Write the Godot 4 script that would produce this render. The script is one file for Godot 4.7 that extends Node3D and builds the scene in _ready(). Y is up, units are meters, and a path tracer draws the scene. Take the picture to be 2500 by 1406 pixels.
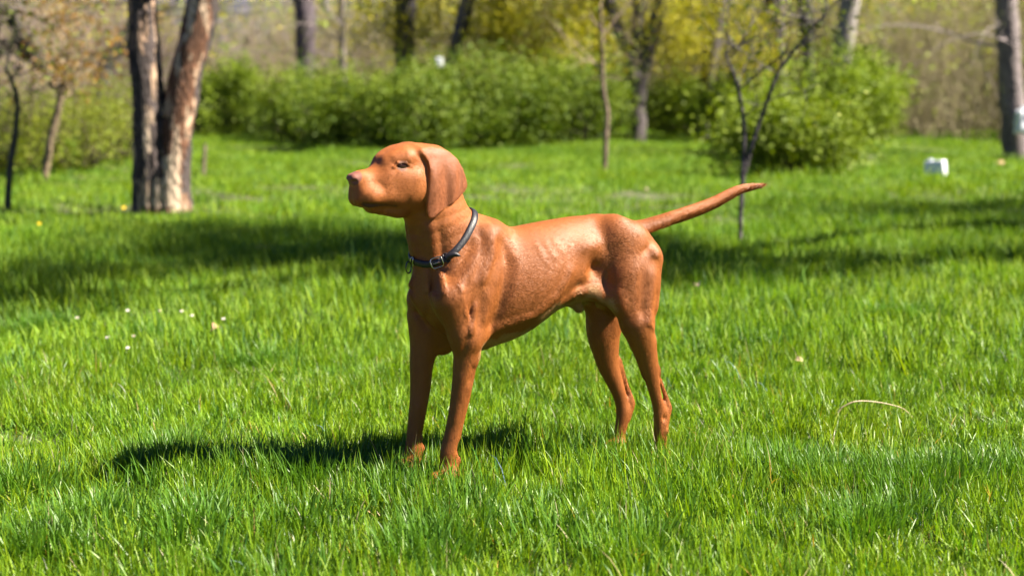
extends Node3D
const FPX := 3600.0
const EYE := 0.86
const PITCH := 0.132005
const CELL_BODY := 0.004
const CELL_HEAD := 0.0022
const PAWS := [Vector3(-0.14, -3.04, 1.45), Vector3(-0.23, -3.15, 1.45), Vector3(0.34, -3.22, 1.4), Vector3(0.241, -3.3, 1.4)]

var rng := RandomNumberGenerator.new()
var used := {}
var lay := FastNoiseLite.new()
var clump := FastNoiseLite.new()
var M := {}

func _ready() -> void:
	var cam := Camera3D.new()
	cam.name = "camera"
	add_child(cam)
	var att := CameraAttributesPhysical.new()
	att.frustum_focal_length = 50.0
	att.frustum_focus_distance = 3.17
	att.exposure_aperture = 2.9
	cam.attributes = att
	cam.fov = 22.1
	cam.near = 0.1
	cam.far = 600.0
	cam.position = Vector3(0, EYE, 0)
	cam.rotation = Vector3(-PITCH, 0, 0)

	var env := Environment.new()
	env.background_mode = Environment.BG_SKY
	var sky := ProceduralSkyMaterial.new()
	sky.sky_top_color = Color(0.25, 0.44, 0.80)
	sky.sky_horizon_color = Color(0.74, 0.77, 0.86)
	sky.ground_bottom_color = Color(0.25, 0.26, 0.20)
	sky.ground_horizon_color = Color(0.55, 0.56, 0.52)
	sky.sky_curve = 0.12
	sky.sun_angle_max = 5.0
	env.sky = Sky.new()
	env.sky.sky_material = sky
	env.background_energy_multiplier = 0.16
	env.tonemap_mode = Environment.TONE_MAPPER_LINEAR
	env.tonemap_exposure = 4.75
	env.sdfgi_enabled = true
	env.ssao_enabled = true
	env.ssil_enabled = true
	var we := WorldEnvironment.new()
	we.name = "world"
	we.environment = env
	add_child(we)

	var sun := DirectionalLight3D.new()
	sun.name = "sun"
	add_child(sun)
	sun.light_energy = 1.6
	sun.light_color = Color(1.0, 0.955, 0.88)
	sun.light_angular_distance = 0.53
	sun.shadow_enabled = true
	var az := deg_to_rad(9.0)
	var el := deg_to_rad(48.0)
	sun.look_at_from_position(Vector3(cos(el) * cos(az), sin(el), cos(el) * sin(az)) * 20.0, Vector3.ZERO)

	lay.seed = 5
	lay.frequency = 0.11
	lay.fractal_octaves = 3
	clump.seed = 11
	clump.frequency = 2.2
	clump.fractal_octaves = 3
	materials()
	var t0 := Time.get_ticks_msec()
	ground()
	lawn()
	print("lawn ", Time.get_ticks_msec() - t0)
	woods()
	print("woods ", Time.get_ticks_msec() - t0)
	build_dog()
	print("dog ", Time.get_ticks_msec() - t0)
	small_things()

# ---------------------------------------------------------------- helpers
func numbered(called: String) -> String:
	used[called] = used.get(called, -1) + 1
	return called if used[called] == 0 else "%s_%03d" % [called, used[called]]

func tag(o: Node, label: String, category := "", group := "", kind := "") -> Node:
	o.set_meta("label", label)
	if category:
		o.set_meta("category", category)
	if group:
		o.set_meta("group", group)
	if kind:
		o.set_meta("kind", kind)
	return o

func base(called: String, at: Vector3) -> Node3D:
	var o := Node3D.new()
	o.name = numbered(called)
	add_child(o)
	o.position = at
	return o

func part(called: String, mesh: Mesh, mat: Material, parent: Node) -> MeshInstance3D:
	var o := MeshInstance3D.new()
	o.name = called
	o.mesh = mesh
	o.material_override = mat
	parent.add_child(o, true)
	return o

func many(called: String, mesh: Mesh, mat: Material, where: Array, colors: PackedColorArray, parent: Node) -> MultiMeshInstance3D:
	var mm := MultiMesh.new()
	mm.transform_format = MultiMesh.TRANSFORM_3D
	mm.use_colors = true
	mm.mesh = mesh
	mm.instance_count = where.size()
	for i in where.size():
		mm.set_instance_transform(i, where[i])
		mm.set_instance_color(i, colors[i])
	var o := MultiMeshInstance3D.new()
	o.name = called
	o.multimesh = mm
	o.material_override = mat
	parent.add_child(o, true)
	return o

func lin(r: float, g: float, b: float) -> Color:
	return Color(r, g, b).linear_to_srgb()

func noise_tex(freq: float, octaves: int, size := 512, as_normal := false, sd := 1) -> NoiseTexture2D:
	var n := FastNoiseLite.new()
	n.seed = sd
	n.frequency = freq
	n.fractal_octaves = octaves
	var t := NoiseTexture2D.new()
	t.width = size
	t.height = size
	t.seamless = true
	t.noise = n
	t.as_normal_map = as_normal
	return t

func ramp(a: Color, b: Color, c: Color) -> Gradient:
	var g := Gradient.new()
	g.offsets = PackedFloat32Array([0.25, 0.5, 0.75])
	g.colors = PackedColorArray([a, b, c])
	return g

func leafy(rough: float, back: float, name_: String) -> StandardMaterial3D:
	var m := StandardMaterial3D.new()
	m.resource_name = name_
	m.vertex_color_use_as_albedo = true
	m.roughness = rough
	m.metallic_specular = 0.4
	m.backlight_enabled = true
	m.backlight = Color(back, back, back * 0.6)
	m.cull_mode = BaseMaterial3D.CULL_DISABLED
	return m

func materials() -> void:
	M.grass = leafy(0.42, 0.9, "grass blade")
	M.lawn = leafy(0.6, 0.9, "lawn blade")
	M.leaf = leafy(0.65, 0.85, "leaf")
	var soil := StandardMaterial3D.new()
	soil.resource_name = "soil"
	var t := noise_tex(0.02, 5)
	t.color_ramp = ramp(lin(0.035, 0.04, 0.012), lin(0.05, 0.07, 0.016), lin(0.085, 0.075, 0.04))
	soil.albedo_texture = t
	soil.uv1_triplanar = true
	soil.uv1_world_triplanar = true
	soil.uv1_scale = Vector3.ONE * 0.7
	soil.roughness = 1.0
	M.soil = soil
	var bark := StandardMaterial3D.new()
	bark.resource_name = "bark"
	bark.vertex_color_use_as_albedo = true
	bark.roughness = 0.9
	var bt := noise_tex(0.03, 4, 512, false, 4)
	bt.color_ramp = ramp(Color(0.55, 0.55, 0.55), Color(0.85, 0.85, 0.85), Color(1, 1, 1))
	bark.albedo_texture = bt
	bark.uv1_triplanar = true
	bark.uv1_scale = Vector3(3.0, 0.7, 3.0)
	bark.heightmap_enabled = true
	bark.heightmap_texture = noise_tex(0.03, 4, 512, false, 4)
	bark.heightmap_scale = 2.5
	M.bark = bark
	var twig := StandardMaterial3D.new()
	twig.resource_name = "twig"
	twig.vertex_color_use_as_albedo = true
	twig.roughness = 0.8
	M.twig = twig
	var coat := StandardMaterial3D.new()
	coat.resource_name = "short coat"
	coat.vertex_color_use_as_albedo = true
	coat.roughness = 0.7
	M.skin = coat
	var hair := StandardMaterial3D.new()
	hair.resource_name = "hair"
	hair.vertex_color_use_as_albedo = true
	hair.roughness = 0.54
	hair.metallic_specular = 0.54
	M.hair = hair
	var leather := StandardMaterial3D.new()
	leather.resource_name = "leather"
	leather.albedo_color = lin(0.012, 0.012, 0.016)
	leather.roughness = 0.42
	leather.heightmap_enabled = true
	leather.heightmap_texture = noise_tex(0.08, 3, 256, false, 9)
	leather.heightmap_scale = 0.06
	leather.uv1_triplanar = true
	leather.uv1_scale = Vector3.ONE * 25.0
	M.leather = leather
	var metal := StandardMaterial3D.new()
	metal.resource_name = "steel"
	metal.albedo_color = lin(0.45, 0.44, 0.42)
	metal.metallic = 1.0
	metal.roughness = 0.25
	M.metal = metal
	var dark := StandardMaterial3D.new()
	dark.resource_name = "darkened steel"
	dark.albedo_color = lin(0.06, 0.065, 0.09)
	dark.metallic = 1.0
	dark.roughness = 0.3
	M.dark_metal = dark
	var eye := StandardMaterial3D.new()
	eye.resource_name = "eye"
	eye.albedo_color = lin(0.02, 0.009, 0.004)
	eye.roughness = 0.06
	M.eye = eye
	var bag := StandardMaterial3D.new()
	bag.resource_name = "white plastic"
	bag.albedo_color = lin(0.68, 0.72, 0.78)
	bag.roughness = 0.4
	M.plastic = bag
	var white := StandardMaterial3D.new()
	white.resource_name = "petal"
	white.vertex_color_use_as_albedo = true
	white.roughness = 0.6
	M.petal = white

# height of the lawn
func lift(x: float, z: float) -> float:
	var d := -z
	var k := smoothstep(4.5, 12.0, d)
	return k * lay.get_noise_2d(x * 1.4, z * 1.4) * 0.16 + smoothstep(40.0, 120.0, d) * 3.0

func ground() -> void:
	var st := SurfaceTool.new()
	st.begin(Mesh.PRIMITIVE_TRIANGLES)
	var xs := []
	var zs := []
	for i in 61:
		var q := (i - 30) / 30.0
		xs.append(q * 30.0 + pow(absf(q), 5.0) * signf(q) * 300.0)
	for i in 81:
		var q := i / 80.0
		zs.append(12.0 - 62.0 * q - pow(q, 8.0) * 300.0)
	for z in zs:
		for x in xs:
			st.set_uv(Vector2(x, z))
			st.add_vertex(Vector3(x, lift(x, z), z))
	for j in zs.size() - 1:
		for i in xs.size() - 1:
			var a := j * xs.size() + i
			var b: int = a + xs.size()
			for k in [a, b, a + 1, a + 1, b, b + 1]:
				st.add_index(k)
	st.generate_normals()
	var o := part("ground", st.commit(), M.soil, self)
	o.set_meta("kind", "structure")

# ---------------------------------------------------------------- grass
func blade(st: SurfaceTool, p: Vector3, az: float, length: float, width: float, lean: float, bend: float, segs: int, col: Color) -> void:
	var dir := Vector3(cos(az), 0, sin(az))
	var side := Vector3(-sin(az), 0, cos(az)).rotated(Vector3.UP, rng.randf_range(-0.9, 0.9))
	var pos := p
	var ang := lean
	var prev := []
	var twist := rng.randf_range(-0.7, 0.7)
	for i in segs + 1:
		var f := i / float(segs)
		var w := width * 0.5 * (1.0 - pow(f, 2.2)) * (0.75 + 0.5 * minf(f * 3.0, 1.0))
		var fwd := dir * sin(ang) + Vector3.UP * cos(ang)
		var sd := side.rotated(fwd.normalized(), twist * f)
		var nrm := sd.cross(fwd).normalized()
		if nrm.y < 0.0:
			nrm = -nrm
		var c := col
		if f < 0.15:
			c = col.lerp(Color(col.r * 1.3, col.g * 1.0, col.b * 1.5), 0.5)
		var cur := [pos - sd * w, pos + sd * w, nrm, c]
		if i > 0:
			if i < segs:
				tri(st, prev[0], prev[1], cur[1], prev[2], prev[2], cur[2], prev[3], prev[3], c)
				tri(st, prev[0], cur[1], cur[0], prev[2], cur[2], cur[2], prev[3], c, c)
			else:
				tri(st, prev[0], prev[1], pos, prev[2], prev[2], cur[2], prev[3], prev[3], c)
		prev = cur
		pos += fwd * (length / segs)
		ang += bend / segs * (0.4 + 1.2 * f)

func tri(st: SurfaceTool, a: Vector3, b: Vector3, c: Vector3, na: Vector3, nb: Vector3, nc: Vector3, ca: Color, cb: Color, cc: Color) -> void:
	if (c - a).cross(b - a).dot(na + nb + nc) < 0.0:
		tri(st, a, c, b, na, nc, nb, ca, cc, cb)
		return
	st.set_normal(na); st.set_color(ca); st.add_vertex(a)
	st.set_normal(nb); st.set_color(cb); st.add_vertex(b)
	st.set_normal(nc); st.set_color(cc); st.add_vertex(c)

func grass_color(fresh_only := false) -> Color:
	var q := rng.randf() * (0.975 if fresh_only else 1.0)
	var c := Color(0.105, 0.21, 0.008).lerp(Color(0.178, 0.295, 0.014), rng.randf())
	if q < 0.22:
		c = Color(0.047, 0.122, 0.014).lerp(Color(0.072, 0.165, 0.021), rng.randf())
	elif q > 0.994:
		c = Color(0.33, 0.21, 0.045)
	elif q > 0.978:
		c = Color(0.31, 0.27, 0.16)
	return c

func grass_patch(size: float, count: int, hmin: float, hmax: float, w: float, segs: int) -> ArrayMesh:
	var st := SurfaceTool.new()
	st.begin(Mesh.PRIMITIVE_TRIANGLES)
	var heads := []
	for i in maxi(3, count / 9):
		var t := rng.randfn() * 0.16
		heads.append([Vector2(rng.randf_range(-0.5, 0.5), rng.randf_range(-0.5, 0.5)) * size, rng.randf_range(0.7, 1.25), t, rng.randf() * TAU])
	for i in count:
		var h = heads[rng.randi() % heads.size()]
		var p: Vector2 = h[0] + Vector2(rng.randfn(), rng.randfn()) * 0.012 * (size / 0.15 if segs < 4 else 1.0)
		var l: float = rng.randf_range(hmin, hmax) * h[1]
		if rng.randf() < 0.07:
			l *= 1.35
		var c := grass_color(segs < 4)
		c = Color(c.r * (1.0 + h[2]), c.g * (1.0 + h[2] * 0.5), c.b * (1.0 - h[2]))
		var az: float = h[3] + rng.randfn() * 1.3
		blade(st, Vector3(p.x, -0.004, p.y), az, l, w * rng.randf_range(0.65, 1.25), absf(rng.randfn(0.0, 0.32)) + 0.06, absf(rng.randfn(0.4, 0.6)), segs, c)
	return st.commit()

func sow(called: String, label: String, mat: Material, patches: Array, z0: float, z1: float, step: float, low: float, high: float) -> void:
	var root := base(called, Vector3.ZERO)
	tag(root, label, "grass", "", "stuff")
	var where := []
	var cols := []
	for i in patches.size():
		where.append([])
		cols.append(PackedColorArray())
	var z := z0
	while z > z1:
		var half := 0.36 * -z + 0.9
		var x := -half
		while x < half:
			var px := x + rng.randf_range(-0.3, 0.3) * step
			var pz := z + rng.randf_range(-0.3, 0.3) * step
			var c := clump.get_noise_2d(px, pz)
			var k := rng.randi() % patches.size()
			if Vector2(px - 0.70, pz + 2.86).length() < 0.045:
				x += step
				continue
			var h := lerpf(low, high, smoothstep(-0.35, 0.45, c + rng.randf_range(-0.12, 0.12)))
			for q in PAWS:
				h = maxf(h, q.z * smoothstep(0.30, 0.14, Vector2(px - q.x, pz - q.y).length()))
			var b := Basis(Vector3.UP, rng.randf() * TAU)
			b = Basis(Vector3(rng.randfn(), 0, rng.randfn()).normalized(), rng.randfn() * 0.08) * b
			var s := rng.randf_range(0.85, 1.15)
			where[k].append(Transform3D(b.scaled_local(Vector3(s, s * h, s)), Vector3(px, lift(px, pz), pz)))
			var tint := Color(0.94, 1.0, 1.2).lerp(Color(1.15, 1.04, 0.8), rng.randf())
			var v := rng.randf_range(0.88, 1.12)
			cols[k].append(Color(tint.r * v, tint.g * v, tint.b * v))
			x += step
		z -= step
	for i in patches.size():
		many("grass_patch", patches[i], mat, where[i], cols[i], root)

# stands of a coarser, taller, bluer grass that show in the lawn
func coarse_grass() -> void:
	var kinds := []
	for i in 3:
		var st := SurfaceTool.new()
		st.begin(Mesh.PRIMITIVE_TRIANGLES)
		for k in 170:
			var p := Vector2(rng.randfn(), rng.randfn()) * 0.045
			var c := Color(0.058, 0.150, 0.017).lerp(Color(0.10, 0.21, 0.02), rng.randf())
			if rng.randf() < 0.02:
				c = Color(0.31, 0.27, 0.16)
			blade(st, Vector3(p.x, -0.004, p.y), atan2(p.y, p.x) + rng.randfn() * 0.8, rng.randf_range(0.05, 0.115), rng.randf_range(0.0024, 0.0038), absf(rng.randfn(0.12, 0.25)), absf(rng.randfn(0.6, 0.6)), 5, c)
		kinds.append(st.commit())
	var root := base("coarse_grass", Vector3.ZERO)
	tag(root, "tufts of taller bluish green coarse grass standing in the lawn around the dog", "grass", "", "stuff")
	var where := [[], [], []]
	var cols := [PackedColorArray(), PackedColorArray(), PackedColorArray()]
	for q in [[290, 1120, 5], [420, 1110, 6], [560, 1140, 7], [690, 1150, 6], [800, 1160, 4], [1990, 1150, 6], [2090, 1150, 8], [2200, 1170, 7], [2290, 1190, 4], [1700, 1210, 4], [2470, 1160, 7], [240, 1270, 5], [1350, 1120, 4], [620, 1290, 5], [1180, 1300, 4], [2060, 1270, 5], [1500, 1330, 4], [60, 1180, 4], [120, 1340, 5], [900, 1370, 4], [350, 830, 6], [1850, 840, 5], [120, 800, 6], [2200, 770, 6], [700, 880, 4], [1068, 1212, 3], [980, 1182, 3], [1598, 1166, 2], [1486, 1140, 2]]:
		var g := ground_at(q[0], q[1], 0.03)
		for k in q[2]:
			var p := g + Vector3(rng.randfn() * 0.075, 0, rng.randfn() * 0.05)
			p.y = lift(p.x, p.z)
			var j := rng.randi() % 3
			where[j].append(Transform3D(Basis(Vector3.UP, rng.randf() * TAU).scaled(Vector3.ONE * rng.randf_range(0.75, 1.1)), p))
			var v := rng.randf_range(0.9, 1.1)
			cols[j].append(Color(v, v, v))
	for j in 3:
		many("tuft", kinds[j], M.grass, where[j], cols[j], root)

func lawn() -> void:
	rng.seed = 7
	var near := []
	for i in 8:
		near.append(grass_patch(0.30, 1250, 0.037, 0.073, 0.0026, 4))
	sow("near_grass", "long fresh green grass around the paws of the dog", M.grass, near, -1.85, -4.7, 0.20, 0.66, 1.25)
	coarse_grass()
	var mid := []
	for i in 6:
		mid.append(grass_patch(0.45, 620, 0.055, 0.10, 0.0045, 3))
	sow("middle_grass", "green lawn grass crossed by the shadows of trees behind the dog", M.lawn, mid, -4.6, -9.5, 0.30, 0.55, 1.2)
	var far := []
	for i in 4:
		far.append(grass_patch(0.9, 800, 0.05, 0.09, 0.008, 2))
	sow("far_grass", "sunlit green lawn grass reaching back to the bushes", M.lawn, far, -9.2, -34.0, 0.62, 0.6, 1.3)
# ---------------------------------------------------------------- wood
func tube(st: SurfaceTool, pts: Array, rad: Array, sides: int, col: Color, rough := 0.0, sd := 0.0, vary := 0.12, paint := false) -> void:
	var rings := []
	var n := pts.size()
	var ref := Vector3(0.3, 0.1, 1.0).normalized()
	for i in n:
		var d: Vector3 = (pts[mini(i + 1, n - 1)] - pts[maxi(i - 1, 0)]).normalized()
		var s := d.cross(ref).normalized()
		var u := s.cross(d).normalized()
		var ring := []
		for k in sides:
			var a := TAU * k / sides
			var r: float = rad[i]
			var v := 1.0
			if rough > 0.0:
				var q := lay.get_noise_3d(cos(a) * 40.0 + sd, pts[i].y * 5.0, sin(a) * 40.0)
				var q2 := lay.get_noise_3d(cos(a) * 110.0 + sd, pts[i].y * 16.0, sin(a) * 110.0)
				r *= 1.0 + rough * (q * 1.2 + q2 * 1.2)
				v = 1.0 + vary * 4.0 * q2
			var o := s * cos(a) + u * sin(a)
			var cc := Color(col.r * v, col.g * v, col.b * v) * 0.74
			if paint:
				cc = stripped(pts[i] + o * r, o, cc)
			ring.append([pts[i] + o * r, o, cc])
		rings.append(ring)
	for i in n - 1:
		for k in sides:
			var a = rings[i][k]
			var b = rings[i][(k + 1) % sides]
			var c = rings[i + 1][(k + 1) % sides]
			var d = rings[i + 1][k]
			tri(st, a[0], c[0], b[0], a[1], c[1], b[1], a[2], c[2], b[2])
			tri(st, a[0], d[0], c[0], a[1], d[1], c[1], a[2], d[2], c[2])

func smooth_path(pts: Array, rad: Array, each: int) -> Array:
	var p := []
	var r := []
	for i in pts.size() - 1:
		for k in each:
			var f := k / float(each)
			p.append(pts[i].cubic_interpolate(pts[i + 1], pts[maxi(i - 1, 0)], pts[mini(i + 2, pts.size() - 1)], f))
			r.append(lerpf(rad[i], rad[i + 1], f))
	p.append(pts[-1])
	r.append(rad[-1])
	return [p, r]

func new_st() -> SurfaceTool:
	var st := SurfaceTool.new()
	st.begin(Mesh.PRIMITIVE_TRIANGLES)
	return st

# branches that fork out of a limb; the ends of the twigs are collected in tips
func fork(st: SurfaceTool, p: Vector3, dir: Vector3, length: float, r: float, level: int, col: Color, tips: Array, up := 0.25) -> void:
	var n := 5
	var pts := [p]
	var rad := [r]
	var d := dir
	for i in n:
		d = (d + Vector3(rng.randfn(), rng.randfn() + up, rng.randfn()) * 0.22).normalized()
		pts.append(pts[-1] + d * (length / n))
		rad.append(r * (1.0 - 0.75 * (i + 1) / n))
	tube(st, pts, rad, 5 if level > 1 else 3, col)
	tips.append(pts[-1])
	if level <= 0:
		tips.append(pts[3])
		return
	for i in range(1, n + 1):
		for k in (2 if level > 1 else 1 + rng.randi() % 2):
			var side := Vector3(rng.randfn(), rng.randfn() * 0.7 + 0.2, rng.randfn()).normalized()
			fork(st, pts[i], (d * 0.55 + side).normalized(), length * rng.randf_range(0.4, 0.62), rad[i] * 0.62, level - 1, col, tips, up)

# a handful of small leaves
func leaf_clump(count: int, spread: float, size: float, a: Color, b: Color) -> ArrayMesh:
	var st := new_st()
	for i in count:
		var p := Vector3(rng.randfn(), rng.randfn(), rng.randfn()) * spread * 0.5
		var d := Vector3(rng.randfn(), rng.randfn() * 0.5 - 0.2, rng.randfn()).normalized()
		var s := d.cross(Vector3(rng.randfn(), rng.randfn() + 1.0, rng.randfn())).normalized()
		var l := size * rng.randf_range(0.6, 1.25)
		var w := l * 0.32
		var nn := s.cross(d).normalized()
		var c := a.lerp(b, rng.randf()) * 0.8
		var m := p + d * l * 0.5 + nn * l * 0.06
		var e := p + d * l
		tri(st, p, m - s * w, e, nn, nn, nn, c, c, c)
		tri(st, p, e, m + s * w, nn, nn, nn, c, c, c)
	return st.commit()

func leaf_spray(parent: Node, called: String, mesh: Mesh, tips: Array, each: float, jitter: float, tint := Color(1, 1, 1)) -> void:
	var where := []
	var cols := PackedColorArray()
	for t in tips:
		var n := int(each) + (1 if rng.randf() < each - int(each) else 0)
		for k in n:
			var b := Basis(Vector3(rng.randfn(), rng.randfn(), rng.randfn()).normalized(), rng.randf() * TAU).scaled(Vector3.ONE * rng.randf_range(0.7, 1.3))
			where.append(Transform3D(b, t + Vector3(rng.randfn(), rng.randfn(), rng.randfn()) * jitter))
			var v := rng.randf_range(0.75, 1.2)
			cols.append(Color(tint.r * v, tint.g * v, tint.b * v))
	if where.size():
		var o := many(called, mesh, M.leaf, where, cols, parent)
		o.set_meta("kind", "stuff")

# stems: arrays of [x, y, radius] as seen, all at the depth z; each is a trunk of its own, forking into a crown above
func tree(called: String, label: String, z: float, stems: Array, col: Color, crown: Dictionary, group := "") -> Node3D:
	var foot: Vector3 = at_depth(stems[0][0][0], stems[0][0][1], z)
	foot.y = lift(foot.x, z)
	var root := base(called, foot)
	tag(root, label, "tree", group)
	var tips := []
	var twigs := new_st()
	var first := true
	for s in stems:
		var pts := []
		var rad := []
		for q in s:
			var dz: float = q[3] if q.size() > 3 else 0.0
			var p := at_depth(q[0], q[1], z + dz) - foot
			pts.append(p)
			rad.append(q[2] * 0.5 * -z / FPX)
		if first:
			pts[0].y = -0.05
			pts.insert(1, pts[0].lerp(pts[1], 0.12))
			rad.insert(1, rad[0])
			rad[0] *= 1.25
		# on above the picture
		var d: Vector3 = (pts[-1] - pts[-2]).normalized()
		var top: float = crown.get("height", 3.0)
		var stub: bool = stems.find(s) in crown.get("stubs", [])
		if top > 0.0 and not stub:
			for k in 4:
				d = (d + Vector3(rng.randfn() * 0.12, 0.12, rng.randfn() * 0.12)).normalized()
				pts.append(pts[-1] + d * top / 4.0)
				rad.append(rad[-1] * 0.8)
		var sp := smooth_path(pts, rad, 7)
		var st := new_st()
		if crown.has("paint"):
			sp = smooth_path(pts, rad, 24)
			tube(st, sp[0], sp[1], 44, col, 0.20, rng.randf() * 99.0, 0.12, true)
		else:
			tube(st, sp[0], sp[1], 18, col, 0.20, rng.randf() * 99.0)
		part("trunk" if first else "stem", st.commit(), M.bark, root)
		var lvl: int = crown.get("level", 2)
		for k in (0 if stub else crown.get("limbs", 5)):
			var f := rng.randf_range(0.6, 1.0) if k > 0 else 1.0
			var j := int(f * (sp[0].size() - 1))
			var side := Vector3(rng.randfn(), 0.5 + 0.5 * rng.randf(), rng.randfn()).normalized()
			if sp[0][j].y > crown.get("from", 1.5):
				fork(twigs, sp[0][j], side, crown.get("reach", 2.4) * rng.randf_range(0.7, 1.2), maxf(sp[1][j] * 0.5, 0.006), lvl, col, tips, 0.15)
		for k in crown.get("low", 0):
			var j := int(rng.randf_range(0.12, 0.55) * (sp[0].size() - 1))
			if sp[0][j].y > 1.2:
				fork(twigs, sp[0][j], Vector3(rng.randfn(), rng.randf_range(-0.05, 0.3), rng.randfn()).normalized(), crown.get("reach", 2.4) * rng.randf_range(0.4, 0.9), 0.02, 1, col, tips, -0.05)
		first = false
	if tips.size():
		part("branches", twigs.commit(), M.twig, root)
	for q in crown.get("boughs", []):
		var aim := at_depth(q[0], q[1], z + rng.randf_range(-0.8, 1.2)) - foot
		var from := Vector3(aim.x * 0.2, aim.y + 0.4, 0.0)
		var way := smooth_path([from, from.lerp(aim, 0.55) + Vector3(0, 0.15, 0), aim], [0.02, 0.013, 0.005], 4)
		tube(twigs, way[0], way[1], 4, col)
		var ends := []
		for k in 13:
			var e := aim + Vector3(rng.randfn() * 0.34, rng.randfn() * 0.17, rng.randfn() * 0.34)
			tube(twigs, [way[0][5], way[0][5].lerp(e, 0.5), e], [0.006, 0.004, 0.002], 3, col)
			ends.append(e)
		leaf_spray(root, "bough_foliage", crown.leaf, ends, 2.4, 0.11)
	if crown.get("height", 0.0) > 3.8 and not crown.has("dense"):
		var kept := []
		for t in tips:
			if t.y < 3.2 or rng.randf() < 0.2:
				kept.append(t)
		tips = kept
	if crown.has("leaf") and tips.size():
		leaf_spray(root, "foliage", crown.leaf, tips, crown.get("each", 1.0), crown.get("jitter", 0.12))
	return root

func bush(label: String, x: float, y: float, z: float, w: float, h: float, leaf: Mesh, count: int, tint: Color, group := "", stems := 9, depth := 0.8, called := "bush", shoot: Mesh = null) -> void:
	var foot := at_depth(x, y, z)
	foot.y = lift(foot.x, z)
	var root := base(called, foot)
	tag(root, label, "bush", group)
	var st := new_st()
	var tips := []
	var half := w * 0.5 * -z / FPX
	var high := h * -z / FPX
	for i in stems:
		var a := rng.randf() * TAU
		var d := Vector3(cos(a) * 0.6, 1.0, sin(a) * 0.5).normalized()
		fork(st, Vector3(cos(a) * half * 0.25, -0.03, sin(a) * half * 0.2), d, high * rng.randf_range(0.6, 0.95), 0.016, 1, Color(0.10, 0.075, 0.05), tips, 0.3)
	part("stems", st.commit(), M.twig, root)
	var spots := []
	for t in tips:
		if t.y > 0.05:
			spots.append(Vector3(clampf(t.x, -half, half), minf(t.y, high), t.z))
	# boughs: lumps through the volume of the bush
	var lumps := []
	for i in 13:
		var q := Vector3(rng.randf_range(-1, 1), rng.randf_range(0.1, 0.95), rng.randf_range(-1, 1))
		if Vector2(q.x, q.z).length() < 1.0 and q.y < 1.1 - 0.55 * absf(q.x):
			lumps.append([Vector3(q.x * half * 0.85, q.y * high * 0.9, q.z * half * depth), rng.randf_range(0.14, 0.40)])
	while spots.size() < count and lumps.size():
		var l = lumps[rng.randi() % lumps.size()]
		var r: float = l[1] * minf(half, high) * 1.1
		var p: Vector3 = l[0] + Vector3(rng.randfn(), rng.randfn() * 0.8, rng.randfn()).normalized() * r * pow(rng.randf(), 0.4) * rng.randf_range(0.8, 1.25)
		if p.y > 0.02:
			spots.append(p)
	# young shoots stand out of the top and the sides
	var ends := []
	for i in 34:
		var a := rng.randf_range(-1.0, 1.0)
		var p := Vector3(a * half * 0.9, high * (0.8 - 0.4 * absf(a)) * rng.randf_range(0.6, 1.0), rng.randf_range(-1, 1) * half * depth * 0.8)
		var d := Vector3(a * 0.6 + rng.randfn() * 0.35, 1.0, rng.randfn() * 0.35).normalized()
		var l := high * rng.randf_range(0.2, 0.5)
		for k in 5:
			ends.append(p + d * l * k / 4.0)
	leaf_spray(root, "shoots", shoot if shoot else leaf, ends, 1.0, 0.05, tint)
	leaf_spray(root, "foliage", leaf, spots, 1.0, 0.05, tint)

# the twin tree: bare pale wood where the bark is gone at the foot, brown inner bark up the right-hand stem
func stripped(p: Vector3, o: Vector3, c: Color) -> Color:
	var q := lay.get_noise_3d(p.x * 30.0, p.y * 9.0, p.z * 30.0)
	var q2 := lay.get_noise_3d(p.x * 90.0 + 40.0, p.y * 20.0, p.z * 90.0)
	var front := o.z + q * 0.5
	if p.x > 0.10 and p.y > 0.2:
		if front > 0.15 and o.x < 0.75 + q * 0.6:
			c = Color(0.13, 0.058, 0.031).lerp(Color(0.22, 0.10, 0.052), clampf(0.5 + q2 * 1.5, 0.0, 1.0))
	if front > 0.2 and p.y < 0.16 + q * 0.12 and p.x > -0.02:
		c = Color(0.22, 0.11, 0.06).lerp(Color(0.32, 0.2, 0.13), clampf(0.5 + q2 * 1.8, 0.0, 1.0))
	var hole := maxf(1.0 - absf(p.x - 0.165) / 0.062, 0.0) * smoothstep(0.06, 0.1, p.y) * smoothstep(0.47, 0.42, p.y) + maxf(1.0 - absf(p.x - 0.055) / 0.075, 0.0) * smoothstep(0.05, 0.1, p.y) * smoothstep(0.30, 0.24, p.y)
	if o.z > 0.1 and hole + q2 * 0.9 > 0.16:
		c = Color(0.64, 0.51, 0.38).lerp(Color(0.50, 0.33, 0.22), clampf(0.4 + q * 1.5, 0.0, 1.0))
	return c

func with(crown: Dictionary, boughs: Array) -> Dictionary:
	var c := crown.duplicate()
	c.boughs = boughs
	return c

func stubbed(crown: Dictionary) -> Dictionary:
	var c := crown.duplicate()
	c.stubs = [1, 2]
	return c

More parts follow.
